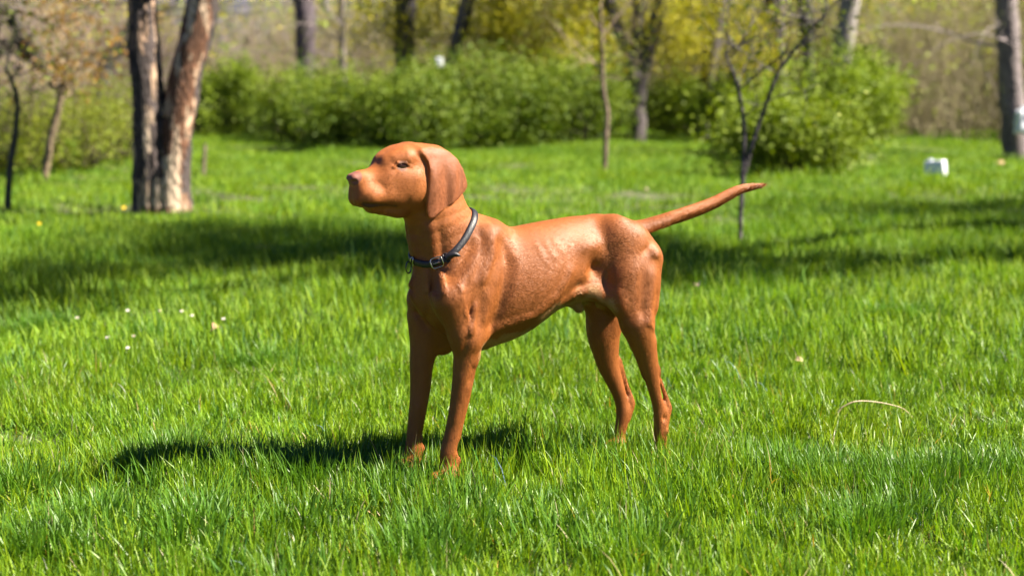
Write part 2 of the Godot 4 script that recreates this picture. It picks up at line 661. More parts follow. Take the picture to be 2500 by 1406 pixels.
func woods() -> void:
	rng.seed = 21
	var fresh := leaf_clump(22, 0.22, 0.055, Color(0.14, 0.23, 0.012), Color(0.27, 0.37, 0.02))
	var yellow := leaf_clump(26, 0.26, 0.06, Color(0.30, 0.31, 0.012), Color(0.52, 0.46, 0.015))
	var dark := leaf_clump(30, 0.24, 0.05, Color(0.05, 0.11, 0.010), Color(0.16, 0.24, 0.014))
	var mid := leaf_clump(26, 0.24, 0.05, Color(0.115, 0.19, 0.010), Color(0.25, 0.33, 0.018))
	var rust := leaf_clump(14, 0.16, 0.045, Color(0.26, 0.12, 0.02), Color(0.34, 0.22, 0.03))
	var bud := leaf_clump(8, 0.2, 0.035, Color(0.19, 0.26, 0.02), Color(0.32, 0.36, 0.04))
	var G := Color(0.15, 0.125, 0.13)      # grey bark
	var B := Color(0.14, 0.095, 0.06)       # brown bark
	# --- the twin-trunked tree on the lawn
	tree("twin_trunked_tree", "thick twin-trunked tree with stripped pale wood at its foot, alone on lawn", -10.86, [
		[[374, 512, 96], [371, 440, 88], [366, 340, 82], [360, 230, 78], [350, 120, 74], [345, 20, 62], [338, -80, 55]],
		[[420, 516, 86], [420, 450, 78], [424, 380, 78], [434, 290, 74], [450, 190, 74], [476, 90, 74], [494, 10, 70], [505, -80, 60]],
		[[397, 516, 96], [398, 450, 84], [400, 380, 70], [403, 310, 48], [405, 255, 14]]],
		Color(0.115, 0.088, 0.085), {"stubs": [2], "height": 2.5, "limbs": 5, "level": 2, "reach": 2.2, "leaf": bud, "each": 0.5, "paint": true})
	# --- trees behind
	var bare := {"height": 4.0, "limbs": 5, "level": 1, "reach": 2.6, "leaf": bud, "each": 0.8, "jitter": 0.2, "low": 4}
	var gold := {"height": 4.0, "limbs": 9, "level": 2, "reach": 2.4, "leaf": yellow, "each": 0.25, "jitter": 0.25}
	tree("forked_tree", "grey tree splitting into three stems behind the middle bushes", -24.8, [
		[[1555, 345, 52], [1552, 260, 50], [1550, 190, 52], [1528, 120, 28], [1500, 50, 26], [1482, -20, 26]],
		[[1556, 195, 34], [1558, 120, 32], [1558, 40, 32], [1560, -30, 30]],
		[[1560, 230, 30], [1578, 150, 32], [1598, 70, 32], [1615, -20, 30]]], G, with(gold, [[1440, 40], [1660, 70], [1640, 20], [1680, 140], [1420, 110]]))
	tree("leaning_tree", "dark tree trunk leaning right, behind the gap between bushes", -26.0, [[[1712, 330, 34], [1722, 240, 36], [1738, 130, 38], [1752, 50, 38], [1762, -30, 36]]], G, with(gold, [[1680, 40], [1805, 30], [1800, 100], [1675, 110], [1840, 60], [1850, 150]]))
	tree("pale_birch", "pale smooth trunk slanting behind the round bush", -24.5, [[[2030, 340, 44], [2044, 220, 44], [2062, 100, 46], [2082, -20, 46]]], Color(0.45, 0.41, 0.38), bare)
	tree("straight_tree", "upright grey trunk behind the round bush, ivy at its side", -26.5, [[[1905, 330, 46], [1898, 200, 46], [1893, 80, 48], [1890, -30, 48]]], G, bare)
	tree("leafy_trunk", "slim dark trunk hung with young leaves behind the round bush", -27.5, [[[1980, 320, 26], [1976, 180, 28], [1970, 60, 30], [1964, -30, 30]]], Color(0.07, 0.07, 0.05), {"height": 3.5, "limbs": 12, "level": 1, "reach": 1.4, "leaf": fresh, "each": 1.0, "jitter": 0.2})
	tree("two_toned_tree", "dark straight tree by the white sack at the lawn edge", -19.9, [[[2484, 384, 62], [2476, 300, 56], [2466, 160, 52], [2458, 20, 50], [2454, -50, 48]]], Color(0.30, 0.25, 0.255), bare)
	tree("reddish_trunk", "reddish brown trunk beside the forked tree", -27.0, [[[1462, 300, 44], [1464, 180, 44], [1468, 90, 46], [1472, -30, 46]]], Color(0.26, 0.17, 0.14), with(gold, [[1400, 80], [1340, 40], [1380, 120], [1440, 20]]))
	tree("hedge_trunk", "dark trunk rising behind the hedge bushes under yellow leaves", -26.5, [[[985, 320, 44], [986, 180, 44], [988, 90, 46], [992, -30, 46]]], Color(0.13, 0.11, 0.12), with(gold, [[925, 25], [1040, 85], [1055, 25], [915, 70]]))
	tree("slanting_trunk", "dark slanting trunk behind the hedge, pale on one side", -26.0, [[[1080, 320, 32], [1090, 200, 34], [1108, 130, 34], [1135, 30, 34], [1150, -30, 32]]], Color(0.20, 0.17, 0.17), with(gold, [[1180, 40], [1190, 85], [1230, 40], [1280, 90], [1310, 40], [1250, 10], [1200, 20], [1330, 120], [1215, 110]]))
	tree("purplish_trunk", "broad purplish trunk in the bare brush behind the lawn", -30.0, [[[742, 300, 40], [745, 150, 44], [746, 60, 46], [740, -40, 52]]], Color(0.2, 0.16, 0.19), bare)
	tree("thin_pale_trunk", "thin pale trunk in the bare brush behind the lawn", -29.5, [[[836, 300, 14], [836, 150, 15], [834, 40, 16], [832, -40, 16]]], Color(0.42, 0.36, 0.32), bare)
	tree("crooked_tree", "dark crooked tree bent right behind the twin-trunked tree", -17.5, [[[225, 420, 40], [236, 300, 38], [250, 200, 36], [268, 140, 36], [300, 95, 34], [330, 40, 30], [340, -40, 28]]], Color(0.09, 0.085, 0.08), bare)
	tree("arching_tree", "dark arching limb reaching over the rusty-leaved saplings", -15.0, [[[-60, 430, 50], [-50, 250, 48], [-30, 100, 44], [-20, -60, 40]], [[-30, 60, 36], [10, 20, 32], [40, 70, 32], [90, 150, 26], [130, 205, 18], [160, 215, 8, 0.3]], [[-46, 170, 30], [10, 108, 28], [50, 130, 22], [90, 170, 14]]], Color(0.085, 0.07, 0.05), stubbed(bare))
	# --- saplings
	var slim := {"height": 0.0, "from": 0.5, "limbs": 7, "level": 1, "reach": 0.75, "leaf": bud, "each": 0.7, "jitter": 0.1}
	tree("forked_sapling", "thin grey forked sapling standing on the lawn behind the dog's tail", -8.5, [
		[[1808, 592, 12], [1810, 500, 12], [1814, 430, 13], [1818, 350, 10], [1812, 260, 8], [1795, 190, 8], [1770, 130, 5]],
		[[1818, 425, 10], [1838, 350, 10], [1866, 270, 9], [1900, 180, 8], [1950, 110, 8], [2000, 50, 5]]], Color(0.13, 0.115, 0.12), {"height": 0.0, "from": 0.5, "limbs": 8, "level": 1, "reach": 0.6, "leaf": bud, "each": 0.3, "jitter": 0.06}, "saplings")
	tree("straight_sapling", "thin pale straight sapling on the lawn before the hedge", -15.9, [[[1476, 416, 13], [1480, 330, 12], [1482, 270, 11], [1472, 210, 10], [1470, 120, 10], [1466, 20, 8]]], Color(0.30, 0.22, 0.16), slim, "saplings")
	tree("rusty_sapling", "pale leaning sapling with rusty young leaves", -14.5, [[[102, 440, 20], [118, 360, 18], [138, 280, 17], [150, 210, 14], [170, 120, 9]]], Color(0.36, 0.27, 0.17), {"height": 0.0, "from": 0.7, "limbs": 12, "level": 1, "reach": 0.8, "leaf": rust, "each": 0.35, "jitter": 0.1}, "saplings")
	tree("dark_sapling", "thin dark sapling on the lawn beside the rusty-leaved one", -11.1, [[[14, 500, 16], [22, 420, 15], [36, 320, 13], [40, 240, 10], [10, 160, 7]]], Color(0.10, 0.10, 0.085), slim, "saplings")
	tree("short_sapling", "short pale brown sapling in the shade of the olive shrubs", -15.5, [[[72, 425, 16], [66, 350, 14], [70, 270, 12], [80, 190, 9]]], Color(0.22, 0.16, 0.12), slim, "saplings")
	tree("staked_seedling", "small pale seedling stem on the lawn beside the twin-trunked tree", -15.6, [[[494, 412, 12], [498, 380, 9], [500, 350, 6]]], Color(0.34, 0.27, 0.2), {"height": 0.0, "limbs": 0}, "saplings")
	# --- bushes
	rng.seed = 33
	for q in [[735, 378, -23.5, 190, 165, "dark green hedge bush at the end beside the upright light green shrub"], [855, 388, -22.0, 230, 200, "dark green hedge bush behind the dog's nose"], [1000, 388, -21.5, 220, 180, "dark green hedge bush directly behind the dog's head"], [1135, 380, -22.5, 230, 215, "dark green hedge bush with the white paper scrap on top"], [1270, 372, -23.0, 210, 185, "dark green hedge bush behind the dog's back, between scrap and pale sapling"], [1395, 368, -23.5, 220, 200, "dark green hedge bush behind the thin pale straight sapling"], [1462, 362, -24.4, 120, 180, "small dark green hedge bush at the foot of the three-stemmed tree"]]:
		bush(q[5], q[0], q[1], q[2], q[3], q[4], dark, 300, Color(1, 1, 1), "hedge bushes", 9, 0.8, "bush", mid)
	bush("large round bright green bush behind the forked sapling", 1900, 430, -15.5, 380, 165, mid, 320, Color(1, 1, 1), "", 14, 0.7)
	bush("tall loose green shrub rising behind the round bush", 2010, 370, -20.0, 260, 250, fresh, 420, Color(1, 1, 1), "", 10)
	bush("upright light green shrub right of the twin-trunked tree", 585, 338, -26.0, 110, 190, fresh, 330, Color(1, 1, 1), "", 8)
	bush("dim low green shrub between upright shrub and hedge", 520, 345, -27.0, 140, 150, mid, 300, Color(1, 1, 1))
	for q in [[40, 432, -15.5, 190, 230, "olive green loose shrub behind the thin dark sapling"], [180, 436, -15.8, 220, 200, "olive green loose shrub behind the rusty-leaved sapling"], [290, 420, -17.0, 170, 210, "olive green loose shrub between crooked tree and twin-trunked tree"]]:
		bush(q[5], q[0], q[1], q[2], q[3], q[4], bud, 560, Color(1, 1, 1), "olive shrubs", 16)
	for q in [[1660, 340, -27.0, 150, 150, "light green young shrub right beside the three-stemmed tree"], [1760, 350, -25.0, 130, 160, "light green young shrub at the foot of the leaning dark tree"], [2110, 355, -24.0, 120, 190, "light green young shrub at the far side of the round bush"]]:
		bush(q[5], q[0], q[1], q[2], q[3], q[4], fresh, 260, Color(1, 1, 1), "young shrubs", 8)
	# --- the brush and the far wood, which nobody could count
	rng.seed = 44
	var brush := []
	for k in 3:
		var st := new_st()
		var tips := []
		for i in 26:
			var c := Color(0.24, 0.19, 0.125).lerp(Color(0.34, 0.28, 0.22), rng.randf())
			var a := rng.randf() * TAU
			var r := rng.randf() * 0.9
			fork(st, Vector3(cos(a) * r, 0, sin(a) * r), Vector3(rng.randfn() * 0.25, 1.0, rng.randfn() * 0.25).normalized(), rng.randf_range(1.6, 3.6), 0.013, 1, c, tips, 0.35)
		brush.append(st.commit())
	var root := base("bare_brush", Vector3.ZERO)
	tag(root, "tangle of bare brown twigs and stems filling the wood behind the lawn", "brush", "", "stuff")
	var sprays := base("woodland_leaves", Vector3.ZERO)
	tag(sprays, "haze of young yellow-green leaves through the wood behind", "foliage", "", "stuff")
	for k in 3:
		var where := []
		var cols := PackedColorArray()
		var lw := []
		var lc := PackedColorArray()
		for i in 130:
			var z := -rng.randf_range(32.0, 60.0) if k else -rng.randf_range(25.5, 33.0)
			var x := rng.randf_range(-1.0, 1.0) * (0.38 * -z + 3.0)
			var px := 1250.0 + FPX * x / -z
			if z > -31.0 and px > 540 and px < 2120:
				z -= 7.0
			var s := rng.randf_range(0.8, 1.35) * (1.0 if z < -30.0 else 0.8)
			where.append(Transform3D(Basis(Vector3.UP, rng.randf() * TAU).scaled(Vector3(s, s, s)), Vector3(x, lift(x, z) - 0.02, z)))
			var mauve := smoothstep(1100.0, 300.0, px)
			var v := rng.randf_range(0.75, 1.25)
			var c := Color(0.95, 1.0, 0.72).lerp(Color(1.05, 0.98, 1.12), mauve)
			cols.append(Color(c.r * v, c.g * v, c.b * v))
			for j in 26:
				var green := 0.8 if px > 1000 else 0.4
				if rng.randf() < green:
					lw.append(Transform3D(Basis(Vector3(rng.randfn(), rng.randfn(), rng.randfn()).normalized(), rng.randf() * TAU).scaled(Vector3.ONE * rng.randf_range(1.8, 3.6)), Vector3(x + rng.randfn() * 0.9, lift(x, z) + rng.randf_range(0.3, 4.4) * s, z + rng.randfn() * 0.9)))
					var g := rng.randf_range(0.8, 1.35)
					lc.append(Color(g, g, g))
		many("brush_stems", brush[k], M.twig, where, cols, root)
		many("leaf_haze", [bud, fresh, yellow][k], M.leaf, lw, lc, sprays)
	# --- trees to the right of the picture, whose shadows cross the lawn
	rng.seed = 52
	var shade := {"height": 4.5, "limbs": 12, "level": 2, "reach": 1.05, "leaf": fresh, "each": 0.22, "jitter": 0.14, "dense": true}
	shade_tree(Vector3(5.4, 0, -8.1), 0.15, shade)
	shade_tree(Vector3(7.9, 0, -7.4), 0.15, shade)
	shade_tree(Vector3(4.4, 0, -7.0), 0.13, shade)
	shade_tree(Vector3(6.7, 0, -6.6), 0.13, shade)

func shade_tree(at: Vector3, r: float, crown: Dictionary) -> void:
	var z := at.z
	var stems := []
	var s := []
	for k in 5:
		var p := at + Vector3(rng.randfn() * 0.12 * k, k * 1.1, rng.randfn() * 0.1 * k)
		var q := to_pixel(p)
		s.append([q.x, q.y, r * (1.0 - 0.1 * k) * 2.0 * FPX / -z, p.z - z])
	tree("shade_tree", "young leafy shade tree at the side of the lawn, slim crown full of fresh leaves", z, [s], Color(0.12, 0.105, 0.1), crown, "shade trees")

func to_pixel(p: Vector3) -> Vector2:
	var q := Basis(Vector3.RIGHT, PITCH) * (p - Vector3(0, EYE, 0))
	return Vector2(1250.0 + FPX * q.x / -q.z, 703.0 - FPX * q.y / -q.z)
# ---------------------------------------------------------------- the dog
const YAW := 21.0
var D_O := Vector3(0.05, 0.0, -3.255)
var D_T: Vector3
var D_N: Vector3
const PXM := 1095.0

func ray_of(x: float, y: float) -> Vector3:
	return (Basis(Vector3.RIGHT, -PITCH) * Vector3((x - 1250.0) / FPX, -(y - 703.0) / FPX, -1.0))

func ground_at(x: float, y: float, h := 0.0) -> Vector3:
	var r := ray_of(x, y)
	return Vector3(0, EYE, 0) + r * ((h - EYE) / r.y)

func at_depth(x: float, y: float, z: float) -> Vector3:
	var r := ray_of(x, y)
	return Vector3(0, EYE, 0) + r * (z / r.z)

# a point of the dog's own frame (t to the tail, u up, n to its left side), from where its midplane, or a plane n beside it, shows
func dp(x: float, y: float, n: float) -> Vector3:
	var r := ray_of(x, y)
	var eye := Vector3(0, EYE, 0)
	var k := (n - D_N.dot(eye - D_O)) / D_N.dot(r)
	var p := eye + r * k - D_O
	return Vector3(D_T.dot(p), p.y, D_N.dot(p))

var H_P: Vector3   # where the head turns on the neck
var H_T: Vector3
var H_N: Vector3
const HEAD_TURN := 13.0

func hp(x: float, y: float, n: float) -> Vector3:
	var r0 := ray_of(x, y)
	var r := Vector3(D_T.dot(r0), r0.y, D_N.dot(r0))
	var e0 := Vector3(0, EYE, 0) - D_O
	var e := Vector3(D_T.dot(e0), e0.y, D_N.dot(e0))
	var k := (n - H_N.dot(e - H_P)) / H_N.dot(r)
	return e + r * k

func to_world(p: Vector3) -> Vector3:
	return D_O + D_T * p.x + Vector3.UP * p.y + D_N * p.z

class Field:
	var lo: Vector3
	var c: float
	var nx: int
	var ny: int
	var nz: int
	var v: PackedFloat32Array
	func _init(a: Vector3, b: Vector3, cell: float) -> void:
		lo = a
		c = cell
		nx = int((b.x - a.x) / c) + 2
		ny = int((b.y - a.y) / c) + 2
		nz = int((b.z - a.z) / c) + 2
		v.resize(nx * ny * nz)
		v.fill(0.2)
	func span(a: Vector3, b: Vector3) -> PackedInt32Array:
		return PackedInt32Array([maxi(0, int((a.x - lo.x) / c)), mini(nx - 1, int((b.x - lo.x) / c) + 1), maxi(0, int((a.y - lo.y) / c)), mini(ny - 1, int((b.y - lo.y) / c) + 1), maxi(0, int((a.z - lo.z) / c)), mini(nz - 1, int((b.z - lo.z) / c) + 1)])
	# a tapered bone, squashed by s along the axis ax; k: width of the blend; cut: carve instead
	func bone(a: Vector3, ra: float, b: Vector3, rb: float, s: float, ax: Vector3, k: float, cut := false) -> void:
		var m := maxf(ra, rb) + k + 0.012
		var r := span(a.min(b) - Vector3.ONE * m, a.max(b) + Vector3.ONE * m)
		var ab := b - a
		ab += ax * ((s - 1.0) * ab.dot(ax))
		var il := 1.0 / maxf(ab.length_squared(), 1e-9)
		var dr := rb - ra
		var ik := 0.25 / k
		for z in range(r[4], r[5] + 1):
			for y in range(r[2], r[3] + 1):
				var i := (z * ny + y) * nx + r[0]
				var p := Vector3(lo.x + r[0] * c, lo.y + y * c, lo.z + z * c) - a
				for x in range(r[0], r[1] + 1):
					var q := p + ax * ((s - 1.0) * p.dot(ax))
					var h := clampf(q.dot(ab) * il, 0.0, 1.0)
					var d := (q - ab * h).length() - ra - dr * h
					var o := v[i]
					if cut:
						d = -d
						var e := k - absf(o - d)
						if e > 0.0:
							v[i] = maxf(o, d) + e * e * ik
						elif d > o:
							v[i] = d
					else:
						var e := k - absf(o - d)
						if e > 0.0:
							v[i] = minf(o, d) - e * e * ik
						elif d < o:
							v[i] = d
					i += 1
					p.x += c
	# a limb: a curve through points with radii, joined to the rest with a blend of width k
	func limb(pts: PackedVector3Array, rad: PackedFloat32Array, s: float, ax: Vector3, k: float) -> void:
		var tmp := PackedFloat32Array()
		tmp.resize(v.size())
		tmp.fill(0.2)
		var n := pts.size()
		var a := pts[0]
		var ra := rad[0]
		var lo3 := a
		var hi3 := a
		var big := 0.0
		for j in n - 1:
			var p0 := pts[maxi(j - 1, 0)]
			var p3 := pts[mini(j + 2, n - 1)]
			for q in range(1, 5):
				var g := q / 4.0
				var b := pts[j].cubic_interpolate(pts[j + 1], p0, p3, g)
				var rb := cubic_interpolate(rad[j], rad[j + 1], rad[maxi(j - 1, 0)], rad[mini(j + 2, n - 1)], g)
				var m := maxf(ra, rb) + k + 0.006
				big = maxf(big, m)
				lo3 = lo3.min(b)
				hi3 = hi3.max(b)
				var r := span(a.min(b) - Vector3.ONE * m, a.max(b) + Vector3.ONE * m)
				var ab := b - a
				ab += ax * ((s - 1.0) * ab.dot(ax))
				var il := 1.0 / maxf(ab.length_squared(), 1e-9)
				var dr := rb - ra
				for z in range(r[4], r[5] + 1):
					for y in range(r[2], r[3] + 1):
						var i := (z * ny + y) * nx + r[0]
						var p := Vector3(lo.x + r[0] * c, lo.y + y * c, lo.z + z * c) - a
						for x in range(r[0], r[1] + 1):
							var w := p + ax * ((s - 1.0) * p.dot(ax))
							var h := clampf(w.dot(ab) * il, 0.0, 1.0)
							var d := (w - ab * h).length() - ra - dr * h
							if d < tmp[i]:
								tmp[i] = d
							i += 1
							p.x += c
				a = b
				ra = rb
		var r := span(lo3 - Vector3.ONE * big, hi3 + Vector3.ONE * big)
		var ik := 0.25 / k
		for z in range(r[4], r[5] + 1):
			for y in range(r[2], r[3] + 1):
				var i := (z * ny + y) * nx + r[0]
				for x in range(r[0], r[1] + 1):
					var d := tmp[i]
					if d < 0.19:
						var o := v[i]
						var e := k - absf(o - d)
						if e > 0.0:
							v[i] = minf(o, d) - e * e * ik
						elif d < o:
							v[i] = d
					i += 1
	# the trunk: for each t a top, a bottom and a half width
	func trunk(ts: PackedFloat32Array, top: PackedFloat32Array, bot: PackedFloat32Array, wid: PackedFloat32Array, k: float) -> void:
		var n := ts.size()
		var r := span(Vector3(ts[0] - 0.06, 0.2, -0.15), Vector3(ts[n - 1] + 0.06, 0.75, 0.15))
		var ik := 0.25 / k
		for x in range(r[0], r[1] + 1):
			var t := lo.x + x * c
			var over := 0.0
			var tc := t
			if t < ts[0]:
				over = ts[0] - t
				tc = ts[0]
			elif t > ts[n - 1]:
				over = t - ts[n - 1]
				tc = ts[n - 1]
			var j := 0
			while j < n - 2 and ts[j + 1] < tc:
				j += 1
			var f := (tc - ts[j]) / (ts[j + 1] - ts[j])
			var j0 := maxi(j - 1, 0)
			var j3 := mini(j + 2, n - 1)
			var tp := cubic_interpolate(top[j], top[j + 1], top[j0], top[j3], f)
			var bt := cubic_interpolate(bot[j], bot[j + 1], bot[j0], bot[j3], f)
			var w := cubic_interpolate(wid[j], wid[j + 1], wid[j0], wid[j3], f)
			var mid := (tp + bt) * 0.5
			var h := (tp - bt) * 0.5
			for y in range(maxi(r[2], int((bt - 0.05 - lo.y) / c)), mini(r[3], int((tp + 0.05 - lo.y) / c) + 1) + 1):
				var vv := (lo.y + y * c - mid) / h
				var ww := w * (1.0 - 0.10 * clampf(vv, -1.2, 1.2) - 0.16 * maxf(0.0, -vv - 0.35))
				for z in range(r[4], r[5] + 1):
					var a := (lo.z + z * c) / ww
					var k0 := sqrt(a * a + vv * vv)
					var k1 := sqrt(a * a / (ww * ww) + vv * vv / (h * h))
					var d := k0 * (k0 - 1.0) / maxf(k1, 1e-5) + over * 1.6
					var i := (z * ny + y) * nx + x
					var o := v[i]
					var e := k - absf(o - d)
					if e > 0.0:
						v[i] = minf(o, d) - e * e * ik
					elif d < o:
						v[i] = d
	# a ridge (amp > 0) or a groove (amp < 0) along a line, of gaussian width w, fading out at its ends; on the side given by the sign of side (0: both)
	func ridge(pts: PackedVector2Array, w: float, amp: float, side: float) -> void:
		var m := w * 2.2
		var a := pts[0]
		var b := pts[0]
		var total := 0.0
		for q in pts.size():
			a = a.min(pts[q])
			b = b.max(pts[q])
			if q > 0:
				total += pts[q].distance_to(pts[q - 1])
		var r := span(Vector3(a.x - m, a.y - m, -1.0), Vector3(b.x + m, b.y + m, 1.0))
		var iw := 1.0 / (w * w)
		var fade := maxf(minf(w * 2.5, total * 0.5), 1e-4)
		for y in range(r[2], r[3] + 1):
			for x in range(r[0], r[1] + 1):
				var p := Vector2(lo.x + x * c, lo.y + y * c)
				var best := 1.0
				var at_s := 0.0
				var s := 0.0
				for q in range(1, pts.size()):
					var e := pts[q] - pts[q - 1]
					var l := e.length()
					var h := clampf((p - pts[q - 1]).dot(e) / (l * l), 0.0, 1.0)
					var d := p.distance_squared_to(pts[q - 1] + e * h)
					if d < best:
						best = d
						at_s = s + l * h
					s += l
				var g := amp * exp(-best * iw) * smoothstep(-0.25, 1.0, minf(at_s, total - at_s) / fade)
				if absf(g) < 0.00005:
					continue
				for z in range(r[4], r[5] + 1):
					if side * (lo.z + z * c) >= 0.0:
						v[(z * ny + y) * nx + x] -= g
	func at(p: Vector3) -> float:
		var q := (p - lo) / c
		var x := clampi(int(q.x), 0, nx - 2)
		var y := clampi(int(q.y), 0, ny - 2)
		var z := clampi(int(q.z), 0, nz - 2)
		var f := q - Vector3(x, y, z)
		var i := (z * ny + y) * nx + x
		var a := lerpf(lerpf(v[i], v[i + 1], f.x), lerpf(v[i + nx], v[i + nx + 1], f.x), f.y)
		i += nx * ny
		var b := lerpf(lerpf(v[i], v[i + 1], f.x), lerpf(v[i + nx], v[i + nx + 1], f.x), f.y)
		return lerpf(a, b, f.z)
	func grad(p: Vector3) -> Vector3:
		var e := c * 0.9
		return Vector3(at(p + Vector3(e, 0, 0)) - at(p - Vector3(e, 0, 0)), at(p + Vector3(0, e, 0)) - at(p - Vector3(0, e, 0)), at(p + Vector3(0, 0, e)) - at(p - Vector3(0, 0, e))).normalized()
	# surface nets; only cells whose corner lies on the positive side of the plane (pn, pd) when sgn > 0
	func net(pn: Vector3, pd: float, verts: PackedVector3Array, normals: PackedVector3Array, idx: PackedInt32Array) -> void:
		var id := PackedInt32Array()
		id.resize(nx * ny * nz)
		id.fill(-1)
		var nxy := nx * ny
		var reach := c * 3.0
		for z in nz - 1:
			for y in ny - 1:
				var i := (z * ny + y) * nx
				for x in nx - 1:
					if absf(v[i]) < reach:
						var v0 := v[i]
						var v1 := v[i + 1]
						var v2 := v[i + nx]
						var v3 := v[i + nx + 1]
						var v4 := v[i + nxy]
						var v5 := v[i + nxy + 1]
						var v6 := v[i + nxy + nx]
						var v7 := v[i + nxy + nx + 1]
						var m := int(v0 < 0) + int(v1 < 0) + int(v2 < 0) + int(v3 < 0) + int(v4 < 0) + int(v5 < 0) + int(v6 < 0) + int(v7 < 0)
						if m > 0 and m < 8 and pn.dot(lo + Vector3(x, y, z) * c) > pd:
							var s := Vector3.ZERO
							var k := 0
							if (v0 < 0) != (v1 < 0):
								s += Vector3(v0 / (v0 - v1), 0, 0); k += 1
							if (v2 < 0) != (v3 < 0):
								s += Vector3(v2 / (v2 - v3), 1, 0); k += 1
							if (v4 < 0) != (v5 < 0):
								s += Vector3(v4 / (v4 - v5), 0, 1); k += 1
							if (v6 < 0) != (v7 < 0):
								s += Vector3(v6 / (v6 - v7), 1, 1); k += 1
							if (v0 < 0) != (v2 < 0):
								s += Vector3(0, v0 / (v0 - v2), 0); k += 1
							if (v1 < 0) != (v3 < 0):
								s += Vector3(1, v1 / (v1 - v3), 0); k += 1
							if (v4 < 0) != (v6 < 0):
								s += Vector3(0, v4 / (v4 - v6), 1); k += 1
							if (v5 < 0) != (v7 < 0):
								s += Vector3(1, v5 / (v5 - v7), 1); k += 1
							if (v0 < 0) != (v4 < 0):
								s += Vector3(0, 0, v0 / (v0 - v4)); k += 1
							if (v1 < 0) != (v5 < 0):
								s += Vector3(1, 0, v1 / (v1 - v5)); k += 1
							if (v2 < 0) != (v6 < 0):
								s += Vector3(0, 1, v2 / (v2 - v6)); k += 1
							if (v3 < 0) != (v7 < 0):
								s += Vector3(1, 1, v3 / (v3 - v7)); k += 1
							id[i] = verts.size()
							var p := lo + (Vector3(x, y, z) + s / k) * c
							verts.append(p)
							normals.append(grad(p))
					i += 1
		for z in range(1, nz - 1):
			for y in range(1, ny - 1):
				var i := (z * ny + y) * nx
				for x in range(0, nx - 1):
					if id[i] >= 0 or absf(v[i]) < reach:
						var a := v[i] < 0
						if x > 0:
							if a != (v[i + 1] < 0):
								quad(id[i - nx - nxy], id[i - nxy], id[i], id[i - nx], a, idx)
							if a != (v[i + nx] < 0):
								quad(id[i - 1 - nxy], id[i - 1], id[i], id[i - nxy], a, idx)
							if a != (v[i + nxy] < 0):
								quad(id[i - 1 - nx], id[i - nx], id[i], id[i - 1], a, idx)
					i += 1
	func quad(a: int, b: int, d: int, e: int, flip: bool, idx: PackedInt32Array) -> void:
		if a < 0 or b < 0 or d < 0 or e < 0:
			return
		if flip:
			idx.append_array(PackedInt32Array([a, d, b, a, e, d]))
		else:
			idx.append_array(PackedInt32Array([a, b, d, a, d, e]))

# bones given by where they show: [x, y, n, radius] in pixels and metres at each end
func bn(f: Field, a: Array, b: Array, s := 1.0, k := 0.018, both := false) -> void:
	f.bone(dp(a[0], a[1], a[2]), a[3] / PXM, dp(b[0], b[1], b[2]), b[3] / PXM, s, Vector3(0, 0, 1), k)

func hb(f: Field, a: Array, b: Array, s := 1.0, k := 0.014, cut := false) -> void:
	for side in ([1, -1] if a[2] != 0.0 or b[2] != 0.0 else [1]):
		f.bone(hp2(a[0], a[1], a[2], side), a[3] / PXM, hp2(b[0], b[1], b[2], side), b[3] / PXM, s, H_N, k, cut)

# a point seen at (x, y) on the head's midplane, then moved n to its side: both sides of the head are alike
func hp2(x: float, y: float, n: float, side: float) -> Vector3:
	return hp(x, y, n) + H_N * (n * (side - 1.0))

func chain(f: Field, pts: Array, s := 1.0, k := 0.014, fine := 1.0) -> void:
	var ps := PackedVector3Array()
	var rs := PackedFloat32Array()
	for p in pts:
		ps.append(dp(p[0], p[1], p[2]))
		rs.append(p[3] * fine / PXM)
	f.limb(ps, rs, s, Vector3(0, 0, 1), k)

var belly_t := PackedFloat32Array()
var belly_u := PackedFloat32Array()

